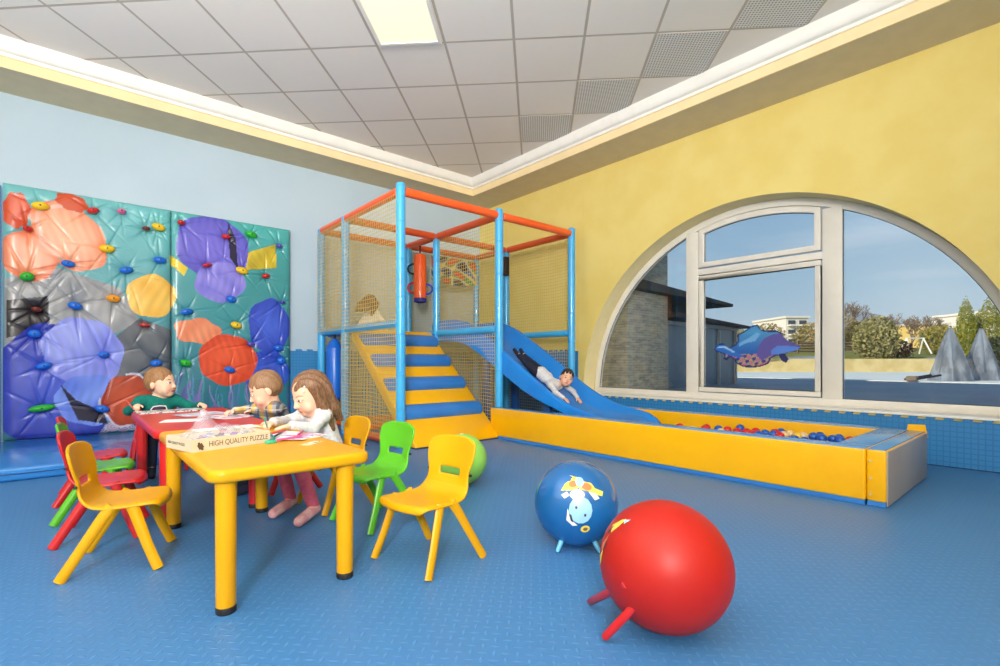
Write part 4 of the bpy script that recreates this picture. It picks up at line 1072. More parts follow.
for fx, fy, px, py in ((557, 552, 562, 537), (600, 553, 594, 538)):
    q = floorpt(fx, fy, .008); q2 = Vector(q); up = (bc-q2); stub('leg', q2+Vector((up.x*.5, up.y*.5, .085)), q2, .014, .009, M_bleg, bl)
rc = at(665, 565.5, 1.55); R2 = .193
rb = thing('bouncy_ball', 'big red bouncy ball in the foreground, tipped over with two stub legs out', 'ball', (rc.x, rc.y, 0))
ax = Vector((-.55*_B[0], .55*_B[1], .25)).normalized()
Mt = ax.to_track_quat('Z', 'Y').to_matrix().to_4x4()
b = MB().ball((0, 0, 0), (.195, .195, .201), 56, 36, Mt); b.v = [tuple(Vector(p)+rc) for p in b.v]
zmin = min(p[2] for p in b.v); b.v = [(p[0], p[1], p[2]-zmin+.001) for p in b.v]; rc.z += -zmin+.001
rbody = b.build('body', M_red_ball, rb)
toc = Vector((0, 0, CAMZ))-rc; A1 = math.atan2(toc.y, toc.x); E1 = math.asin(toc.z/toc.length)
pol2 = [(0, [(-.06, .20), (.05, .34), (.12, .40), (.10, .24), (.03, .12)]), (1, [(.10, .36), (.20, .44), (.16, .32)]), (5, [(-.08, .10), (.0, .22), (-.02, .08)]), (4, [(-.06, -.05), (.02, .10), (.04, -.04), (-.01, -.16)]), (0, [(-.05, -.2), (.02, -.1), (.03, -.26), (-.02, -.32)]), (5, [(.03, .02), (.06, .0), (.05, -.12), (.02, -.1)])]
bm = MB()
for k, (mi, poly) in enumerate(pol2): patch(bm, rc, .1985, A1-1.22, E1+.02, [(x*1.3, y*1.3) for x, y in poly], mi, .003+.0004*k)
bm.build('printed_motif', PRINT, rbody)
for (fx, fy), (bx, by), dd in (((590, 602), (616, 589), 1.50), ((604, 638), (633, 608), 1.44)):
    q = Vector(floorpt(fx, fy, .012)); p = at(bx, by, dd); stub('leg', p+(p-q)*.35, q, .0135, .012, M_rplas, rb)
gc = at(462, 459, 3.36); 
gb_ = thing('exercise_ball', 'plain lime green ball lying behind the near right yellow chair', 'ball', (gc.x, gc.y, 0))
MB().ball((gc.x, gc.y, .170), .169, 40, 28).build('body', M_lime, gb_)
b = MB().tube([Vector((gc.x, gc.y, .17))+Vector((0, 0, .166)), Vector((gc.x, gc.y, .17))+Vector((0, 0, .1705))], .012, 12); b.build('valve_plug', M_white, gb_)

# ================================================================ things on the tables
ZT_ = .4803
bx = thing('puzzle_box', 'open cream cardboard puzzle box on the near end of the yellow table', 'box', (.49, 2.36, ZT_), math.radians(14))
BL, BW, BH, T = .315, .225, .050, .004
# local frame: x along the lettered side, y away from it, origin at box centre
bx.location = (.350+.5*BL*math.cos(bx.rotation_euler.z)-.5*BW*math.sin(bx.rotation_euler.z), 2.207+.5*BL*math.sin(bx.rotation_euler.z)+.5*BW*math.cos(bx.rotation_euler.z), ZT_)
b = MB()
for lo, hi in (((-BL/2, -BW/2, 0), (BL/2, BW/2, T)), ((-BL/2, -BW/2, T), (BL/2, -BW/2+T, BH)), ((-BL/2, BW/2-T, T), (BL/2, BW/2, BH)), ((-BL/2, -BW/2+T, T), (-BL/2+T, BW/2-T, BH)), ((BL/2-T, -BW/2+T, T), (BL/2, BW/2-T, BH))): b.box(lo, hi)
tray = b.build('tray', M_card, bx, local=True, smooth=False)
def text_mesh(body, size, M, m, parent, nm, wscale=1):
    cu = bpy.data.curves.new(nm, 'FONT'); cu.body = body; cu.size = size; cu.align_x = 'CENTER'; cu.align_y = 'CENTER'; cu.extrude = .0003
    o = bpy.data.objects.new(nm, cu); COL.objects.link(o); dg = bpy.context.evaluated_depsgraph_get(); me = bpy.data.meshes.new_from_object(o.evaluated_get(dg))
    bpy.data.objects.remove(o); bpy.data.curves.remove(cu); xs = [v.co.x for v in me.vertices]; k = wscale/(max(xs)-min(xs)) if wscale != 1 else 1
    me.transform(Matrix.Diagonal((k, 1, 1, 1))); me.transform(M); me.materials.append(m); o = bpy.data.objects.new(nm, me); COL.objects.link(o); o.parent = parent; return o
text_mesh('HIGH QUALITY PUZZLE', .030, tr(.026, -BW/2-.0004, BH/2) @ rot('X', PI/2), M_ink, tray, 'side_lettering', .24)
text_mesh('HIGH QUALITY PUZZLE', .015, tr(-BL/2-.0004, 0.02, BH/2) @ rot('Z', -PI/2) @ rot('X', PI/2), M_ink, tray, 'end_lettering', .15)
# printed puzzle piece emblem: square with knobs and sockets
poly = []
for side in range(4):
    a = -PI/2+side*PI/2; ca, sa = math.cos(a), math.sin(a); s_ = 1 if side % 2 == 0 else -1
    pts = [(-.010, -.010), (-.004, -.010)]+[(.0045*math.sin(t)*1.0-.0, -.010-s_*(.004-.0045*math.cos(t))) for t in [ -2.4+4.8*k/8 for k in range(9)]]+[(.004, -.010)]
    R_ = side*PI/2; poly += [(x*math.cos(R_)-y*math.sin(R_), x*math.sin(R_)+y*math.cos(R_)) for x, y in pts]
MB().prism(poly, 0, .0006, tr(-.125, -BW/2-.0002, BH/2-.004) @ rot('X', PI/2) @ rot('Z', .5)).build('puzzle_emblem', M_ink, tray, local=True, smooth=False)
M_bag = mat('cloudy clear plastic film', (226, 226, 236), .2, .6, alpha=.22)
PIECES = [pc('piece violet', (128, 84, 170)), pc('piece dark', (60, 60, 90)), pc('piece pink', (206, 120, 130)), pc('piece pale', (210, 214, 226)), pc('piece blue', (90, 120, 190))]
pl = MB(); random.seed(3)
for k in range(90):
    x, y = random.uniform(-.13, .13), random.uniform(-.088, .088); z = .006+max(0, .05*(1-(x/.14)**2-(y/.11)**2))*random.uniform(.5, 1)
    pl.box((-.011, -.011, 0), (.011, .011, .002), tr(x, y, z) @ rot('Z', random.uniform(0, 3)) @ rot('X', random.uniform(-.5, .5)), random.randrange(5))
pz = pl.build('puzzle_pieces', PIECES, None, smooth=False); pz.parent = bx; tag(pz, kind='stuff')
bgt = thing('plastic_bag', 'crumpled clear plastic bag standing up out of the puzzle box', 'bag', tuple(bx.location+Vector((0, 0, .012))), bx.rotation_euler.z)
P = []
for i in range(17):
    row = []
    for j in range(25):
        u, v = i/16*2-1, j/24*2-1
        z = .058*(1-.6*u*u)*(1-.75*v*v)+.055*math.exp(-((v+.42)/.28)**2)*math.exp(-((u-.35)/.5)**2)+.008*math.sin(7*u+5*v)+.006*math.sin(13*v-9*u)+.006*math.sin(21*u+3*v)
        row.append((v*.135, u*.09, max(.002, z+.008)))
    P.append(row)
MB().grid(P).build('film', M_bag, bgt, local=True, angle=180)
MB().tube([(-.06, .02, .10), (-.055, .03, .118), (-.045, .045, .122)], [.02, .008, .016], 8).build('knotted_top', M_bag, bgt, local=True)
M_draw = []
def printed_sheet(nm, base, cols, seed, sc=14):
    m, n, b = newmat(nm); g = G(n); co = g.obj(); f = g.noise(co, sc, 4, .6); f2 = g.noise(g.scale(co, (1.7, .6, 1)), sc*1.7, 3)
    c = g.mix(g.step(f, .52, .55), srgb(*base), srgb(*cols[0])); c = g.mix(g.step(f2, .56, .6), c, srgb(*cols[1])); c = g.mix(g.step(g.noise(co, sc*2.3, 2), .6, .63), c, srgb(*cols[2]))
    n.links.new(c, b.inputs['Base Color']); b.inputs['Roughness'].default_value = .45; return m
M_s1 = printed_sheet('colouring sheet', (232, 232, 236), ((206, 160, 200), (150, 130, 180), (214, 150, 150)), 1, 9)
M_s2 = printed_sheet('comic page', (226, 228, 232), ((90, 140, 130), (180, 70, 70), (60, 64, 80)), 2, 16)
M_s3 = printed_sheet('picture page', (222, 226, 236), ((170, 190, 216), (196, 204, 220), (150, 150, 170)), 3, 8)
def sheet(nm, label, cat, x, y, deg, w, h, m, z=ZT_, th=.0012, curl=.0, group=None):
    t = MB(); P = []; a = math.radians(deg); nx = 8
    for zz in (0, 1):
        pass
    vs = []; fs = []
    for i in range(nx+1):
        for j in range(2):
            for k in (0, 1):
                u = (i/nx-.5)*w; v = (j-.5)*h; c = curl*(2*abs(i/nx-.5))**3
                vs.append((u, v, c+th*k))
    I = lambda i, j, k: i*4+j*2+k
    for i in range(nx): fs += [(I(i,0,1), I(i+1,0,1), I(i+1,1,1), I(i,1,1)), (I(i,0,0), I(i,1,0), I(i+1,1,0), I(i+1,0,0)), (I(i,0,0), I(i+1,0,0), I(i+1,0,1), I(i,0,1)), (I(i,1,0), I(i,1,1), I(i+1,1,1), I(i+1,1,0))]
    fs += [(I(0,0,0), I(0,0,1), I(0,1,1), I(0,1,0)), (I(nx,0,0), I(nx,1,0), I(nx,1,1), I(nx,0,1))]
    o = t.add(vs, fs).build(nm, m, smooth=False); o.location = (x, y, z); o.rotation_euler = (0, 0, a)
    return tag(o, label, cat, group)
sheet('comic_magazine', 'comic magazine lying across the far end of the red table before the boy in green', 'magazine', .53, 4.14, 4, .40, .20, M_s2, th=.006)
sheet('paper_sheet', 'pale picture sheet in the middle of the red table', 'paper', .66, 3.80, 20, .28, .20, M_s3)
sheet('paper_sheet', 'colouring sheet under the hands of the boy in the checked shirt', 'paper', .74, 3.50, 12, .22, .28, M_s1, curl=.006)
sheet('paper_sheet', 'white sheet on the left of the red table behind the plastic bag', 'paper', .50, 3.45, -20, .20, .15, M_paper)
sheet('paper_sheet', 'white paper strip where the red and yellow tables meet', 'paper', .62, 2.90, 8, .30, .13, M_paper, z=ZT_+.0002)
sheet('paper_sheet', 'small white paper scrap left of the puzzle box', 'paper', .375, 2.68, 30, .06, .09, M_paper)
sheet('paper_sheet', 'big colouring sheet on the yellow table before the girl', 'paper', .785, 2.42, 24, .16, .30, M_s1, curl=.004)
sheet('paper_sheet', 'white colouring sheet lying askew over the big one', 'paper', .735, 2.34, 50, .14, .21, M_s1, z=ZT_+.0014, curl=.005)
sheet('sticker_card', 'small white card near the right edge of the yellow table', 'card', .782, 2.135, 36, .10, .045, printed_sheet('sticker sheet', (232, 226, 200), ((220, 200, 120), (150, 160, 150), (90, 90, 90)), 4, 30))
def pen(label, x, y, deg, m, z=ZT_+.0012, L=.135, r=.0048):
    rt = thing('marker_pen', label, 'pen', (x, y, z+r), math.radians(deg), 'felt pens on the yellow table')
    MB().tube([(-L/2, 0, 0), (-L/2+.003, 0, 0), (L*.18, 0, 0), (L*.18, 0, 0)], [r*.8, r, r, r*.95], 10).build('barrel', m, rt, local=True)
    MB().tube([(L*.18, 0, 0), (L/2-.003, 0, 0), (L/2, 0, 0)], [r*1.1, r*1.05, r*.6], 10).build('cap', m, rt, local=True)
    return rt
pen('magenta felt pen lying across the right of the colouring sheets', .82, 2.385, 62, pc('pen magenta', (200, 50, 120)), z=ZT_+.009)
pen('pink felt pen lying along the near edge of the colouring sheets', .73, 2.265, 24, pc('pen pink', (226, 90, 150)), z=ZT_+.0075)
pen('red felt pen at the head of the colouring sheets', .74, 2.47, 38, pc('pen red', (206, 60, 60)), z=ZT_+.010)
pen('black felt pen leaning among the colouring sheets', .725, 2.40, 60, pc('pen black', (46, 50, 60)), z=ZT_+.010)
pen('teal felt pen in the middle of the colouring sheets', .69, 2.37, 80, pc('pen teal', (40, 150, 140)), z=ZT_+.0085)
mk = thing('tape_block', 'teal green plastic block against the right corner of the puzzle box', 'block', (.648, 2.247, ZT_), .3)
MB().box((-.022, -.014, 0), (.022, .014, .014)).build('body', pc('teal plastic', (60, 180, 140)), mk, local=True, bevel=.004)
MB().box((-.015, -.008, .014), (.015, .008, .016)).build('lid', pc('pen teal', (40, 150, 140)), mk, local=True, bevel=.001)
# ================================================================ children
def surf_nets(D, org, h):
    ins = D < 0
    c = sum(ins[i:ins.shape[0]-1+i, j:ins.shape[1]-1+j, k:ins.shape[2]-1+k].astype(np.int8) for i in (0, 1) for j in (0, 1) for k in (0, 1))
    act = (c > 0) & (c < 8); idx = -np.ones(act.shape, int); I = np.argwhere(act); idx[act] = np.arange(len(I))
    acc = np.zeros((len(I), 3)); cnt = np.zeros(len(I)); x, y, z = I.T
    for a in range(3):
        for o1 in (0, 1):
            for o2 in (0, 1):
                o = [0, 0, 0]; q = [k for k in range(3) if k != a]; o[q[0]] = o1; o[q[1]] = o2
                p0 = (x+o[0], y+o[1], z+o[2]); e = [0, 0, 0]; e[a] = 1; p1 = (p0[0]+e[0], p0[1]+e[1], p0[2]+e[2])
                d0, d1 = D[p0], D[p1]; m = (d0 < 0) != (d1 < 0); t = np.where(m, d0/np.where(m, d0-d1, 1), 0)
                pt = np.stack([o[0]+e[0]*t, o[1]+e[1]*t, o[2]+e[2]*t], 1); acc += pt*m[:, None]; cnt += m
    V = (I+acc/cnt[:, None])*h+org
    F = []
    for a in range(3):
        b, c2 = (a+1) % 3, (a+2) % 3
        s0 = [slice(None)]*3; s1 = [slice(None)]*3; s0[a] = slice(0, -1); s1[a] = slice(1, None)
        ch = ins[tuple(s0)] != ins[tuple(s1)]; E = np.argwhere(ch); lim = np.array(act.shape)
        ok = np.all(E[:, [b, c2]] > 0, 1) & np.all(E < lim, 1); E = E[ok]
        def ix(db, dc): q = E.copy(); q[:, b] -= db; q[:, c2] -= dc; return idx[q[:, 0], q[:, 1], q[:, 2]]
        Q = np.stack([ix(1, 1), ix(0, 1), ix(0, 0), ix(1, 0)], 1); flip = ~ins[E[:, 0], E[:, 1], E[:, 2]]; Q[flip] = Q[flip][:, ::-1]; F.append(Q)
    F = np.concatenate(F); F = F[(F >= 0).all(1)]; return V, F
def sdf(prims, P):
    d = np.full(len(P), 9.)
    for p in prims:
        if p[0] == 'cap':
            a, b, r0, r1 = np.array(p[1], float), np.array(p[2], float), p[3], p[4]; k = p[5] if len(p) > 5 else .012
            v = b-a; t = np.clip(((P-a)@v)/max(v@v, 1e-9), 0, 1); q = np.linalg.norm(P-a-t[:, None]*v, axis=1)-(r0+(r1-r0)*t)
        else:
            c, r, R = np.array(p[1], float), np.array(p[2], float), p[3]; k = p[4] if len(p) > 4 else .012
            u = (P-c)@R if R is not None else P-c; k0 = np.linalg.norm(u/r, axis=1); k1 = np.linalg.norm(u/r**2, axis=1); q = k0*(k0-1)/np.maximum(k1, 1e-9)
        hh = np.clip(.5+.5*(q-d)/k, 0, 1); d = q*(1-hh*0)-0 if False else np.minimum(d, q)-np.maximum(k-np.abs(d-q), 0)**2/(4*k)
    return d
def blob_mesh(nm, prims, h, m, parent, cut=(), smooth=1, color=None, warp=None):
    lo = np.full(3, 9.); hi = -lo
    for p in prims:
        if p[0] == 'cap':
            for c, r in ((p[1], p[3]), (p[2], p[4])): lo = np.minimum(lo, np.array(c)-r); hi = np.maximum(hi, np.array(c)+r)
        else: r = max(p[2]); lo = np.minimum(lo, np.array(p[1])-r); hi = np.maximum(hi, np.array(p[1])+r)
    lo -= 3*h; hi += 3*h; n = np.ceil((hi-lo)/h).astype(int)+1
    G_ = np.stack(np.meshgrid(*[lo[i]+h*np.arange(n[i]) for i in range(3)], indexing='ij'), -1).reshape(-1, 3)
    D = sdf(prims, G_)
    for cp in cut:
        if callable(cp): D = np.maximum(D, cp(G_))
        else: D = np.maximum(D, -sdf([cp], G_))
    if warp: near = np.abs(D) < .03; D[near] += warp(G_[near])
    V, F = surf_nets(D.reshape(n), lo, h)
    for _ in range(smooth):
        A = np.zeros_like(V); C_ = np.zeros(len(V))
        for i in range(4):
            for j in (1, 3): np.add.at(A, F[:, i], V[F[:, (i+j) % 4]]); np.add.at(C_, F[:, i], 1)
        V = V*.5+.5*A/np.maximum(C_, 1)[:, None]
    me = bpy.data.meshes.new(nm); O = np.array(world_origin(parent)); me.from_pydata((V-O).tolist(), [], F.tolist()); me.update()
    me.polygons.foreach_set('use_smooth', [True]*len(me.polygons)); me.materials.append(m)
    if color is not None:
        ca = me.color_attributes.new('Col', 'FLOAT_COLOR', 'POINT'); cc = color(V); ca.data.foreach_set('color', np.c_[cc, np.ones(len(cc))].astype(np.float32).ravel())
    o = bpy.data.objects.new(nm, me); COL.objects.link(o); o.parent = parent; return o
M_skin = vcmat('skin', .5, .35)
def hairmat(nm, a, b):
    m, n, bs = newmat(nm); g = G(n); co = g.obj(); f = g.noise(g.scale(co, (60, 60, 9)), 3, 4, .6)
    n.links.new(g.mix(g.step(f, .35, .65), srgb(*a), srgb(*b)), bs.inputs['Base Color']); bs.inputs['Roughness'].default_value = .5
    g.bump(bs, f, .5, .006); return m
def frame(f, up=(0, 0, 1)):
    f = np.array(f, float); f /= np.linalg.norm(f); l = np.cross(np.array(up, float), f); l /= np.linalg.norm(l); return np.stack([f, l, np.cross(f, l)], 1)
def hand(w, d, back, thumb, curl=.5, s=.82):
    'w wrist, d pointing direction, back = back-of-hand normal, thumb = side the thumb is on'
    w, d, n = np.array(w, float), np.array(d, float), np.array(back, float); d /= np.linalg.norm(d); n -= d*(n@d); n /= np.linalg.norm(n); l = np.cross(n, d)
    if l@np.array(thumb, float) < 0: l = -l
    P = [('ell', w+d*.030*s, np.array((.036, .026, .012))*s, np.stack([d, l, n], 1), .006)]
    for k, (o, L) in enumerate(((.019, .036), (.0065, .041), (-.0065, .038), (-.019, .029))):
        a = w+d*.052*s+l*o*s; L *= s; r = .0068*s
        d1 = d*math.cos(curl*.7)-n*math.sin(curl*.7)+l*o*2; d2 = d*math.cos(curl*1.8)-n*math.sin(curl*1.8)
        b = a+d1*L*.55; c = b+d2*L*.6
        P += [('cap', a-d*.006, b, r*1.1, r, .003), ('cap', b, c, r, r*.8, .003)]
    a = w+d*.018*s+l*.020*s; b = a+(d*.6+l*.75-n*.25)*.026*s; c = b+(d*.9+l*.2-n*.35)*.022*s
    return P+[('cap', a, b, .0095*s, .0080*s, .005), ('cap', b, c, .0078*s, .0064*s, .003)]
def child(nm, label, loc, J, skin=(232, 186, 160), hair=None, shirt=None, trousers=None, shoes=None, s=1., hands=(), long_hair=None, h=.0052, brow=(110, 80, 60), headonly=False, bare=None, neck=True):
    root = thing(nm, label, 'person', loc)
    g_ = lambda k: np.array(J[k], float)
    Rh = frame(J['f'], J.get('up', (0, 0, 1))); Hc = g_('head')
    bs_ = s; hs = s*J.get('hs', 1.06); hp = lambda x, y, z: Hc+Rh@(np.array((x, y, z))*hs)
    E_ = lambda c, r, k=.012: ('ell', hp(*c), np.array(r)*hs, Rh, k)
    C_ = lambda a, b, r0, r1, k=.006: ('cap', hp(*a), hp(*b), r0*hs, r1*hs, k)
    head = [E_((-.012, 0, .022), (.090, .073, .082)), E_((.026, 0, -.036), (.060, .060, .066), .03), E_((.055, 0, -.082), (.024, .026, .020), .025),
            E_((.052, .034, -.052), (.026, .026, .026), .015), E_((.052, -.034, -.052), (.026, .026, .026), .015),
            C_((.083, 0, -.006), (.095, 0, -.032), .006, .0105, .008), C_((.088, .007, -.036), (.088, -.007, -.036), .006, .006, .006),
            C_((.080, .013, -.060), (.080, -.013, -.060), .0065, .0065, .004), C_((.077, .010, -.068), (.077, -.010, -.068), .006, .006, .004),
            E_((.070, .028, -.004), (.012, .015, .011), .006), E_((.070, -.028, -.004), (.012, .015, .011), .006)]
    for sg in (1, -1): head += [('ell', hp(-.012, sg*.074, -.018), np.array((.017, .007, .027))*hs, Rh, .006)]
    sh = [g_('shL'), g_('shR')]; el = [g_('elL'), g_('elR')]; wr = [g_('wrL'), g_('wrR')]
    pe, chs, ne = g_('pelvis'), g_('chest'), g_('neck')
    arm = []; sleeve_ = []
    for a, b, c in zip(sh, el, wr):
        arm += [('cap', a, b, .027*s, .022*s), ('cap', b, c, .022*s, .015*s)]
        e = c+(b-c)/np.linalg.norm(b-c)*.012
        sleeve_ += [('cap', a, b, .038*s, .031*s, .02), ('cap', b, e, .031*s, .025*s, .015)]
    mid = (sh[0]+sh[1])/2; ax = sh[0]-sh[1]; ax /= np.linalg.norm(ax); up_ = (ne-pe)/np.linalg.norm(ne-pe); fr_ = np.cross(ax, up_); Rt = np.stack([fr_, ax, up_], 1)
    torso = lambda g: [('ell', chs, np.array((.066, .092, .10))*s+g, Rt, .04), ('ell', (pe*.62+chs*.38), np.array((.068, .084, .09))*s+g, Rt, .04), ('ell', pe, np.array((.072, .088, .075))*s+g, Rt, .03),
                       ('cap', sh[0], sh[1], .034*s+g, .034*s+g, .03)]
    body = head+[('cap', ne-up_*.03, hp(-.015, 0, -.07), .033*s, .034*s, .015)]+torso(0)+arm
    legs = []; pants = []; foot = []; shoe = []
    for k in 'LR':
        hi_, kn, an, to = g_('hip'+k), g_('kn'+k), g_('an'+k), g_('toe'+k)
        legs += [('cap', hi_, kn, .050*s, .036*s, .015), ('cap', kn, an, .036*s, .022*s, .015)]
        pants += [('cap', hi_, kn, .060*s, .044*s, .02), ('cap', kn, an+(kn-an)*.06, .044*s, .031*s, .015)]
        foot += [('cap', an, to, .022*s, .017*s, .012)]
        dz = (to-an); heel = an-dz/np.linalg.norm(dz)*.012*s+np.array((0, 0, -.012 if abs(dz[2]) < .1 else 0))
        shoe += [('cap', heel, to, .029*s, .026*s, .012)]
    hd = []
    for hh in hands: hd += hand(*hh)
    eye = [hp(.084, sg*.029, -.003) for sg in (1, -1)]
    sk = np.array(srgb(*skin))
    def col(V):
        q = (V-Hc)@Rh/hs; c = np.tile(sk, (len(V), 1))
        def put(m, rgb, a=1.): 
            w = m.astype(float)[:, None]*a; c[:] = c*(1-w)+np.array(srgb(*rgb))*w
        front = (q[:, 0] > .045)&(np.linalg.norm(q, axis=1) < .14)
        ck = np.minimum(np.hypot(q[:, 1]-.036, q[:, 2]+.045), np.hypot(q[:, 1]+.036, q[:, 2]+.045)); put(front & (ck < .02), (236, 160, 142), .5)
        put(front & (((q[:, 1])/.020)**2+((q[:, 2]+.063)/.008)**2 < 1), (206, 110, 106), .8)
        put(front & (np.abs(q[:, 2]+.0635) < .0022) & (np.abs(q[:, 1]) < .018), (130, 60, 60), .8)
        for sg in (1, -1):
            e2 = ((q[:, 1]-sg*.029)/.0130)**2+((q[:, 2]+.004)/.0066)**2
            put(front & (e2 < 1.5), (150, 104, 86), .75); put(front & (e2 < 1), (240, 238, 234)); put(front & (np.hypot(q[:, 1]-sg*.029-J.get('gaze', 0), q[:, 2]+.004) < .0066), (56, 44, 38))
            put(front & (np.abs(q[:, 1]-sg*.030) < .017) & (np.abs(q[:, 2]-.016-.003*np.cos((q[:, 1]-sg*.03)*90)) < .0032), brow, .75)
        return c
    blob_mesh('body', body+legs+foot+hd, h, M_skin, root, color=col)
    if shirt is not None:
        nb = ('ell', hp(-.0, 0, -.10), np.array((.045, .045, .03))*s, Rh)
        cutp = lambda P: -(((P-(pe-up_*.045)) @ up_))
        blob_mesh('shirt', torso(.010)+sleeve_+[('cap', ne-up_*.035, ne-up_*.012, .044*s, .042*s, .02)], .006, shirt, root, cut=[cutp, ('cap', ne-up_*.02, ne+up_*.08, .034*s, .05*s)],
                  warp=lambda P: .0022*np.sin(P[:, 0]*75+P[:, 2]*45)*np.sin(P[:, 1]*60+P[:, 2]*30))
    if trousers is not None:
        cutp = lambda P: (((P-(pe+up_*.02)) @ up_))
        blob_mesh('trousers', [('ell', pe, np.array((.078, .094, .08))*s, Rt, .03)]+pants, .006, trousers, root, cut=[])
    if shoes is not None: 
        for i in (0, 1): blob_mesh('shoe', [shoe[i]], .005, shoes, root)
    if hair is not None:
        cap_ = [E_((-.016, 0, .026), (.0925, .0775, .0845), .01), E_((-.035, 0, -.006), (.067, .0745, .062), .02)]
        face = [E_((.097, 0, -.030), (.066, .082, .084)), ('ell', hp(.0, .085, -.045), np.array((.03, .03, .045))*hs, Rh), ('ell', hp(.0, -.085, -.045), np.array((.03, .03, .045))*hs, Rh), ('ell', hp(-.02, 0, -.118), np.array((.09, .09, .06))*hs, Rh)]+[('ell', hp(.040, sg*.080, -.012), np.array((.040, .03, .036))*hs, Rh) for sg in (1, -1)]
        wv = lambda P: .0028*np.sin(((P-Hc)@Rh)[:, 1]*190)*np.cos(((P-Hc)@Rh)[:, 0]*70)
        if long_hair:
            cap_ += [('cap', np.array(a), np.array(b), r0, r1, .02) for a, b, r0, r1 in long_hair(hp)]
            face = face[:1]; wv = lambda P: .004*np.sin(((P-Hc)@Rh)[:, 1]*150+((P-Hc)@Rh)[:, 0]*110)
        blob_mesh('hair', cap_, .0048, hair, root, cut=face, warp=wv)
    return root, hp
# --- fabrics
m, n, b = newmat('checked flannel'); g = G(n); x, y, z = g.xyz(g.obj()); M_plaid = m
def stripes(v, per, duty, ph=0.): return g.m('LESS_THAN', g.m('FRACT', g.m('ADD', g.m('DIVIDE', v, per), 10+ph)), duty)
u = g.m('ADD', g.m('MULTIPLY', x, .75), g.m('MULTIPLY', y, -.65)); 
c = g.mix(stripes(u, .085, .45), srgb(150, 152, 158), srgb(204, 168, 84)); c = g.mix(g.m('MULTIPLY', stripes(z, .08, .4), .65), c, srgb(62, 68, 84))
c = g.mix(g.m('MULTIPLY', stripes(u, .085, .18, .3), .8), c, srgb(48, 54, 70)); c = g.mix(g.m('MULTIPLY', stripes(z, .08, .1, .45), .6), c, srgb(222, 216, 200))
n.links.new(c, b.inputs['Base Color']); b.inputs['Roughness'].default_value = .85
M_grey = mat('pale grey marl jersey', (196, 196, 198), .9, .2, (212, 212, 214), 60, .25, 160, .001)
M_teal_j = mat('dark green jumper', (18, 108, 100), .9, .2, (24, 118, 108), 40, .25, 160, .001)
M_pink = mat('pink leggings', (206, 92, 118), .85, .2, (214, 104, 128), 40)
M_slip = mat('pink grey slippers', (206, 140, 148), .8, .2, (224, 176, 176), 20)
M_den = mat('dark navy trousers', (38, 42, 58), .9, .2); M_whiteT = mat('cream top', (236, 222, 200), .9, .2)
M_h1 = hairmat('light brown hair', (132, 94, 58), (164, 122, 80)); M_h2 = hairmat('brown hair', (122, 90, 62), (152, 116, 82)); M_h3 = hairmat('long brown hair', (88, 58, 38), (142, 104, 74)); M_h4 = hairmat('black hair', (30, 26, 26), (48, 42, 40)); M_h5 = hairmat('tousled auburn hair', (104, 64, 36), (140, 92, 56))

# girl in grey at the right of the yellow table
GJ = dict(head=(1.005, 2.775, .655), f=(-.93, -.12, -.42), neck=(1.045, 2.795, .555), chest=(1.075, 2.80, .475), pelvis=(1.115, 2.80, .325), hs=1.1,
          shL=(1.055, 2.705, .535), elL=(.965, 2.625, .475), wrL=(.845, 2.60, .507), shR=(1.035, 2.895, .535), elR=(.92, 2.88, .495), wrR=(.80, 2.745, .512),
          hipL=(1.08, 2.75, .33), knL=(.90, 2.70, .345), anL=(.965, 2.605, .065), toeL=(.865, 2.54, .028), hipR=(1.08, 2.85, .33), knR=(.86, 2.88, .345), anR=(.925, 2.84, .065), toeR=(.81, 2.765, .028))
def gh(hp):
    L = []
    for y in (-.070, -.048, .048, .070): L.append((hp(-.005, y, .03), hp(-.005, y*1.10, -.12), .030, .026)); L.append((hp(-.005, y*1.10, -.12), hp(-.0, y*1.05, -.205), .026, .012))
    for y in (-.045, 0, .045): L.append((hp(-.055, y, .0), hp(-.06, y*1.1, -.11), .042, .034)); L.append((hp(-.06, y*1.1, -.11), hp(-.075, y, -.185), .034, .014))
    return L
girl, ghp = child('person', 'girl with long brown hair, pale grey top and pink leggings drawing at the table', (1.10, 2.80, 0), GJ, hair=M_h3, shirt=M_grey, trousers=M_pink, shoes=M_slip, long_hair=gh, brow=(120, 90, 70),
      hands=[((.845, 2.60, .504), (-1, -.1, -.05), (0, 0, 1), (0, 1, 0), .25), ((.80, 2.745, .510), (-.7, -.65, -.1), (.2, -.2, 1), (-.4, .5, 0), 1.0)])
for k, (a, zz) in enumerate(((.030, .068), (.045, .050))):
    o = MB().ball(ghp(a+.012, .066, zz-.010), .0058, 8, 6).build('hair_bead', M_white, girl); o['label'] = 'white bead in the hair'
o = MB().tube([(.742, 2.680, .545), (.758, 2.690, .492)], [.004, .0035], 8).build('crayon', pc('pen teal', (40, 150, 140)))
tag(o, 'short crayon held upright in the fist of the girl in grey', 'crayon')
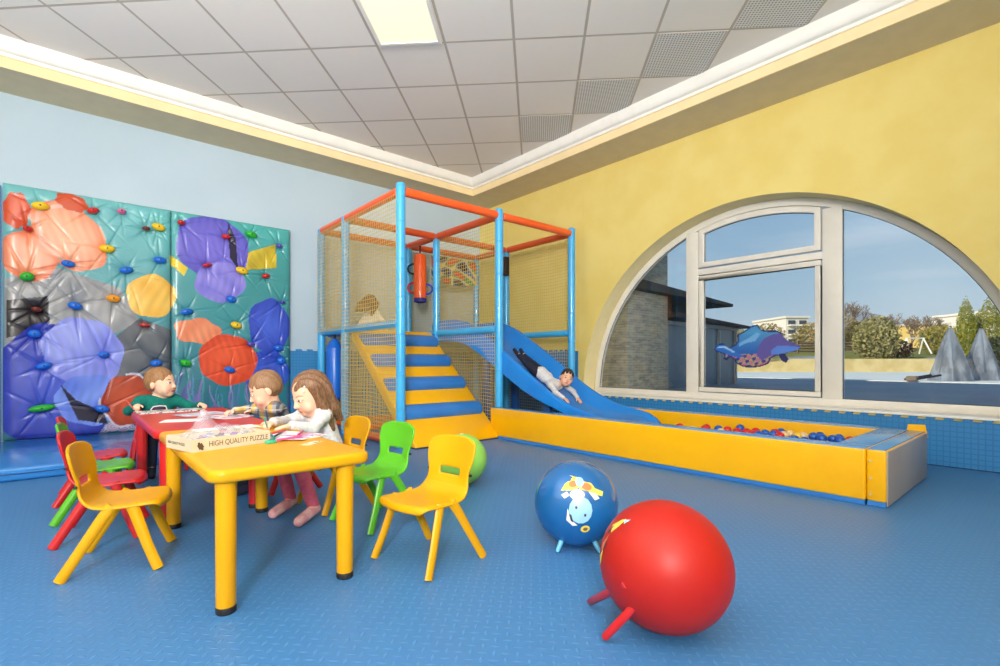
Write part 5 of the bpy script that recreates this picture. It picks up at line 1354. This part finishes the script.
# boy in the checked shirt at the right of the red table
PJ = dict(head=(.935, 3.365, .655), f=(-.90, .25, -.45), neck=(.985, 3.375, .560), chest=(1.01, 3.39, .48), pelvis=(1.06, 3.43, .325),
          shL=(.975, 3.285, .535), elL=(.95, 3.30, .44), wrL=(.93, 3.47, .512), shR=(.96, 3.485, .535), elR=(.88, 3.60, .50), wrR=(.80, 3.555, .512),
          hipL=(1.03, 3.38, .33), knL=(.84, 3.37, .345), anL=(.87, 3.36, .065), toeL=(.78, 3.36, .03), hipR=(1.03, 3.48, .33), knR=(.84, 3.51, .345), anR=(.87, 3.52, .065), toeR=(.78, 3.53, .03))
PJ['wrL'] = (.905, 3.50, .512); PJ['elL'] = (.975, 3.36, .47)
child('person', 'boy in a grey and mustard checked shirt bent over his drawing at the red table', (1.04, 3.42, 0), PJ, hair=M_h2, shirt=M_plaid, trousers=M_den, shoes=M_den,
      hands=[((.905, 3.50, .510), (-.55, .7, -.1), (.1, 0, 1), (-1, 0, 0), 1.0), ((.80, 3.555, .510), (-.8, -.3, -.05), (0, 0, 1), (.3, -.8, 0), .9)])
# boy in the green jumper at the far end
BJ = dict(head=(.515, 4.485, .672), f=(.76, -.64, .02), neck=(.50, 4.515, .565), chest=(.50, 4.525, .475), pelvis=(.50, 4.56, .325), gaze=0,
          shL=(.605, 4.51, .535), elL=(.72, 4.42, .47), wrL=(.735, 4.285, .51), shR=(.395, 4.51, .535), elR=(.315, 4.46, .47), wrR=(.36, 4.335, .52),
          hipL=(.55, 4.54, .33), knL=(.56, 4.33, .345), anL=(.56, 4.33, .065), toeL=(.57, 4.23, .03), hipR=(.45, 4.54, .33), knR=(.44, 4.33, .345), anR=(.44, 4.33, .065), toeR=(.43, 4.23, .03))
boy, bhp = child('person', 'boy in a dark green jumper seated at the far end of the red table', (.50, 4.54, 0), BJ, hair=M_h1, shirt=M_teal_j, trousers=M_den, shoes=M_den, skin=(238, 192, 164),
      hands=[((.735, 4.285, .510), (.3, -.8, -.1), (0, 0, 1), (-1, 0, 0), .5), ((.36, 4.335, .520), (-.2, -.8, -.1), (0, 0, 1), (1, 0, 0), .9)])
# pale outlined emblem on the jumper
b = MB(); yf = 4.525-.088
b.tube([(.445, yf+.0, .435), (.447, yf-.0, .475), (.462, yf+.002, .495), (.50, yf-.002, .500), (.538, yf+.002, .495), (.545, yf, .475), (.547, yf, .435)], .0045, 6)
o = b.build('emblem', M_white, boy); o['label'] = 'white outlined arch print'
M_pur = mat('dark violet print', (70, 50, 80), .8, .2)
o = MB().add([(.450, yf+.004, .43), (.542, yf+.004, .43), (.540, yf+.003, .490), (.452, yf+.003, .490)], [(0, 1, 2, 3)]).build('emblem_fill', M_pur, o); o.modifiers.new('t', 'SOLIDIFY').thickness = .003
o = MB().tube([(.33, 4.27, .505), (.29, 4.30, .56)], [.004, .004], 8).build('crayon', pc('pen red', (206, 60, 60))); tag(o, 'red crayon held in the fist of the boy in the green jumper', 'crayon')
# boy lying head first on the slide
SJ = dict(head=(4.04, 3.575, .655), f=(-.62, -.76, -.02), up=(.28, -.25, 1), neck=(4.02, 3.655, .575), chest=(4.01, 3.735, .575), pelvis=(4.0, 3.925, .70), gaze=0,
          shL=(4.115, 3.685, .575), elL=(4.13, 3.56, .50), wrL=(4.06, 3.44, .44), shR=(3.905, 3.685, .575), elR=(3.87, 3.58, .50), wrR=(3.90, 3.49, .445),
          hipL=(4.05, 3.95, .71), knL=(4.06, 4.11, .80), anL=(4.05, 4.25, .90), toeL=(4.06, 4.32, .965), hipR=(3.95, 3.95, .71), knR=(3.96, 4.11, .80), anR=(3.97, 4.25, .90), toeR=(3.96, 4.32, .965))
child('person', 'dark haired boy in a grey top sliding head first down the blue slide', (4.0, 3.85, .5), SJ, hair=M_h4, shirt=M_grey, trousers=M_den, shoes=M_den, skin=(222, 170, 140), s=.86, brow=(40, 30, 28),
      hands=[((4.06, 3.44, .44), (-.2, -.8, -.5), (0, -.5, .8), (-1, 0, 0), .3), ((3.90, 3.49, .445), (.1, -.8, -.5), (0, -.5, .8), (1, 0, 0), .3)])
# child crouching on the deck behind the netting
DJ = dict(head=(2.83, 5.76, 1.55), f=(.70, .25, -.67), up=(.5, 0, 1), neck=(2.88, 5.80, 1.465), chest=(2.89, 5.82, 1.40), pelvis=(2.83, 5.90, 1.275),
          shL=(2.90, 5.90, 1.43), elL=(2.98, 5.93, 1.33), wrL=(3.05, 5.88, 1.23), shR=(2.91, 5.74, 1.43), elR=(2.99, 5.72, 1.33), wrR=(3.06, 5.76, 1.23),
          hipL=(2.80, 5.95, 1.27), knL=(2.93, 5.98, 1.24), anL=(2.76, 6.0, 1.225), toeL=(2.68, 6.0, 1.22), hipR=(2.80, 5.85, 1.27), knR=(2.93, 5.80, 1.24), anR=(2.74, 5.80, 1.225), toeR=(2.66, 5.80, 1.22))
def dh(hp):
    L = []
    for y in (-.06, 0, .06): L.append((hp(-.03, y, .03), hp(-.04, y*1.3, -.10), .045, .04)); L.append((hp(-.04, y*1.3, -.10), hp(-.03, y*1.5, -.17), .04, .018))
    L.append((hp(.03, -.07, .03), hp(.07, -.085, -.12), .04, .02)); return L
child('person', 'child with tousled auburn hair and a cream top crouching on the deck behind the netting', (2.82, 5.86, ZD), DJ, hair=M_h5, shirt=M_whiteT, trousers=M_whiteT, s=.9, long_hair=dh,
      hands=[((3.05, 5.88, 1.225), (.9, 0, -.2), (0, 0, 1), (0, -1, 0), .3), ((3.06, 5.76, 1.225), (.9, 0, -.2), (0, 0, 1), (0, 1, 0), .3)])
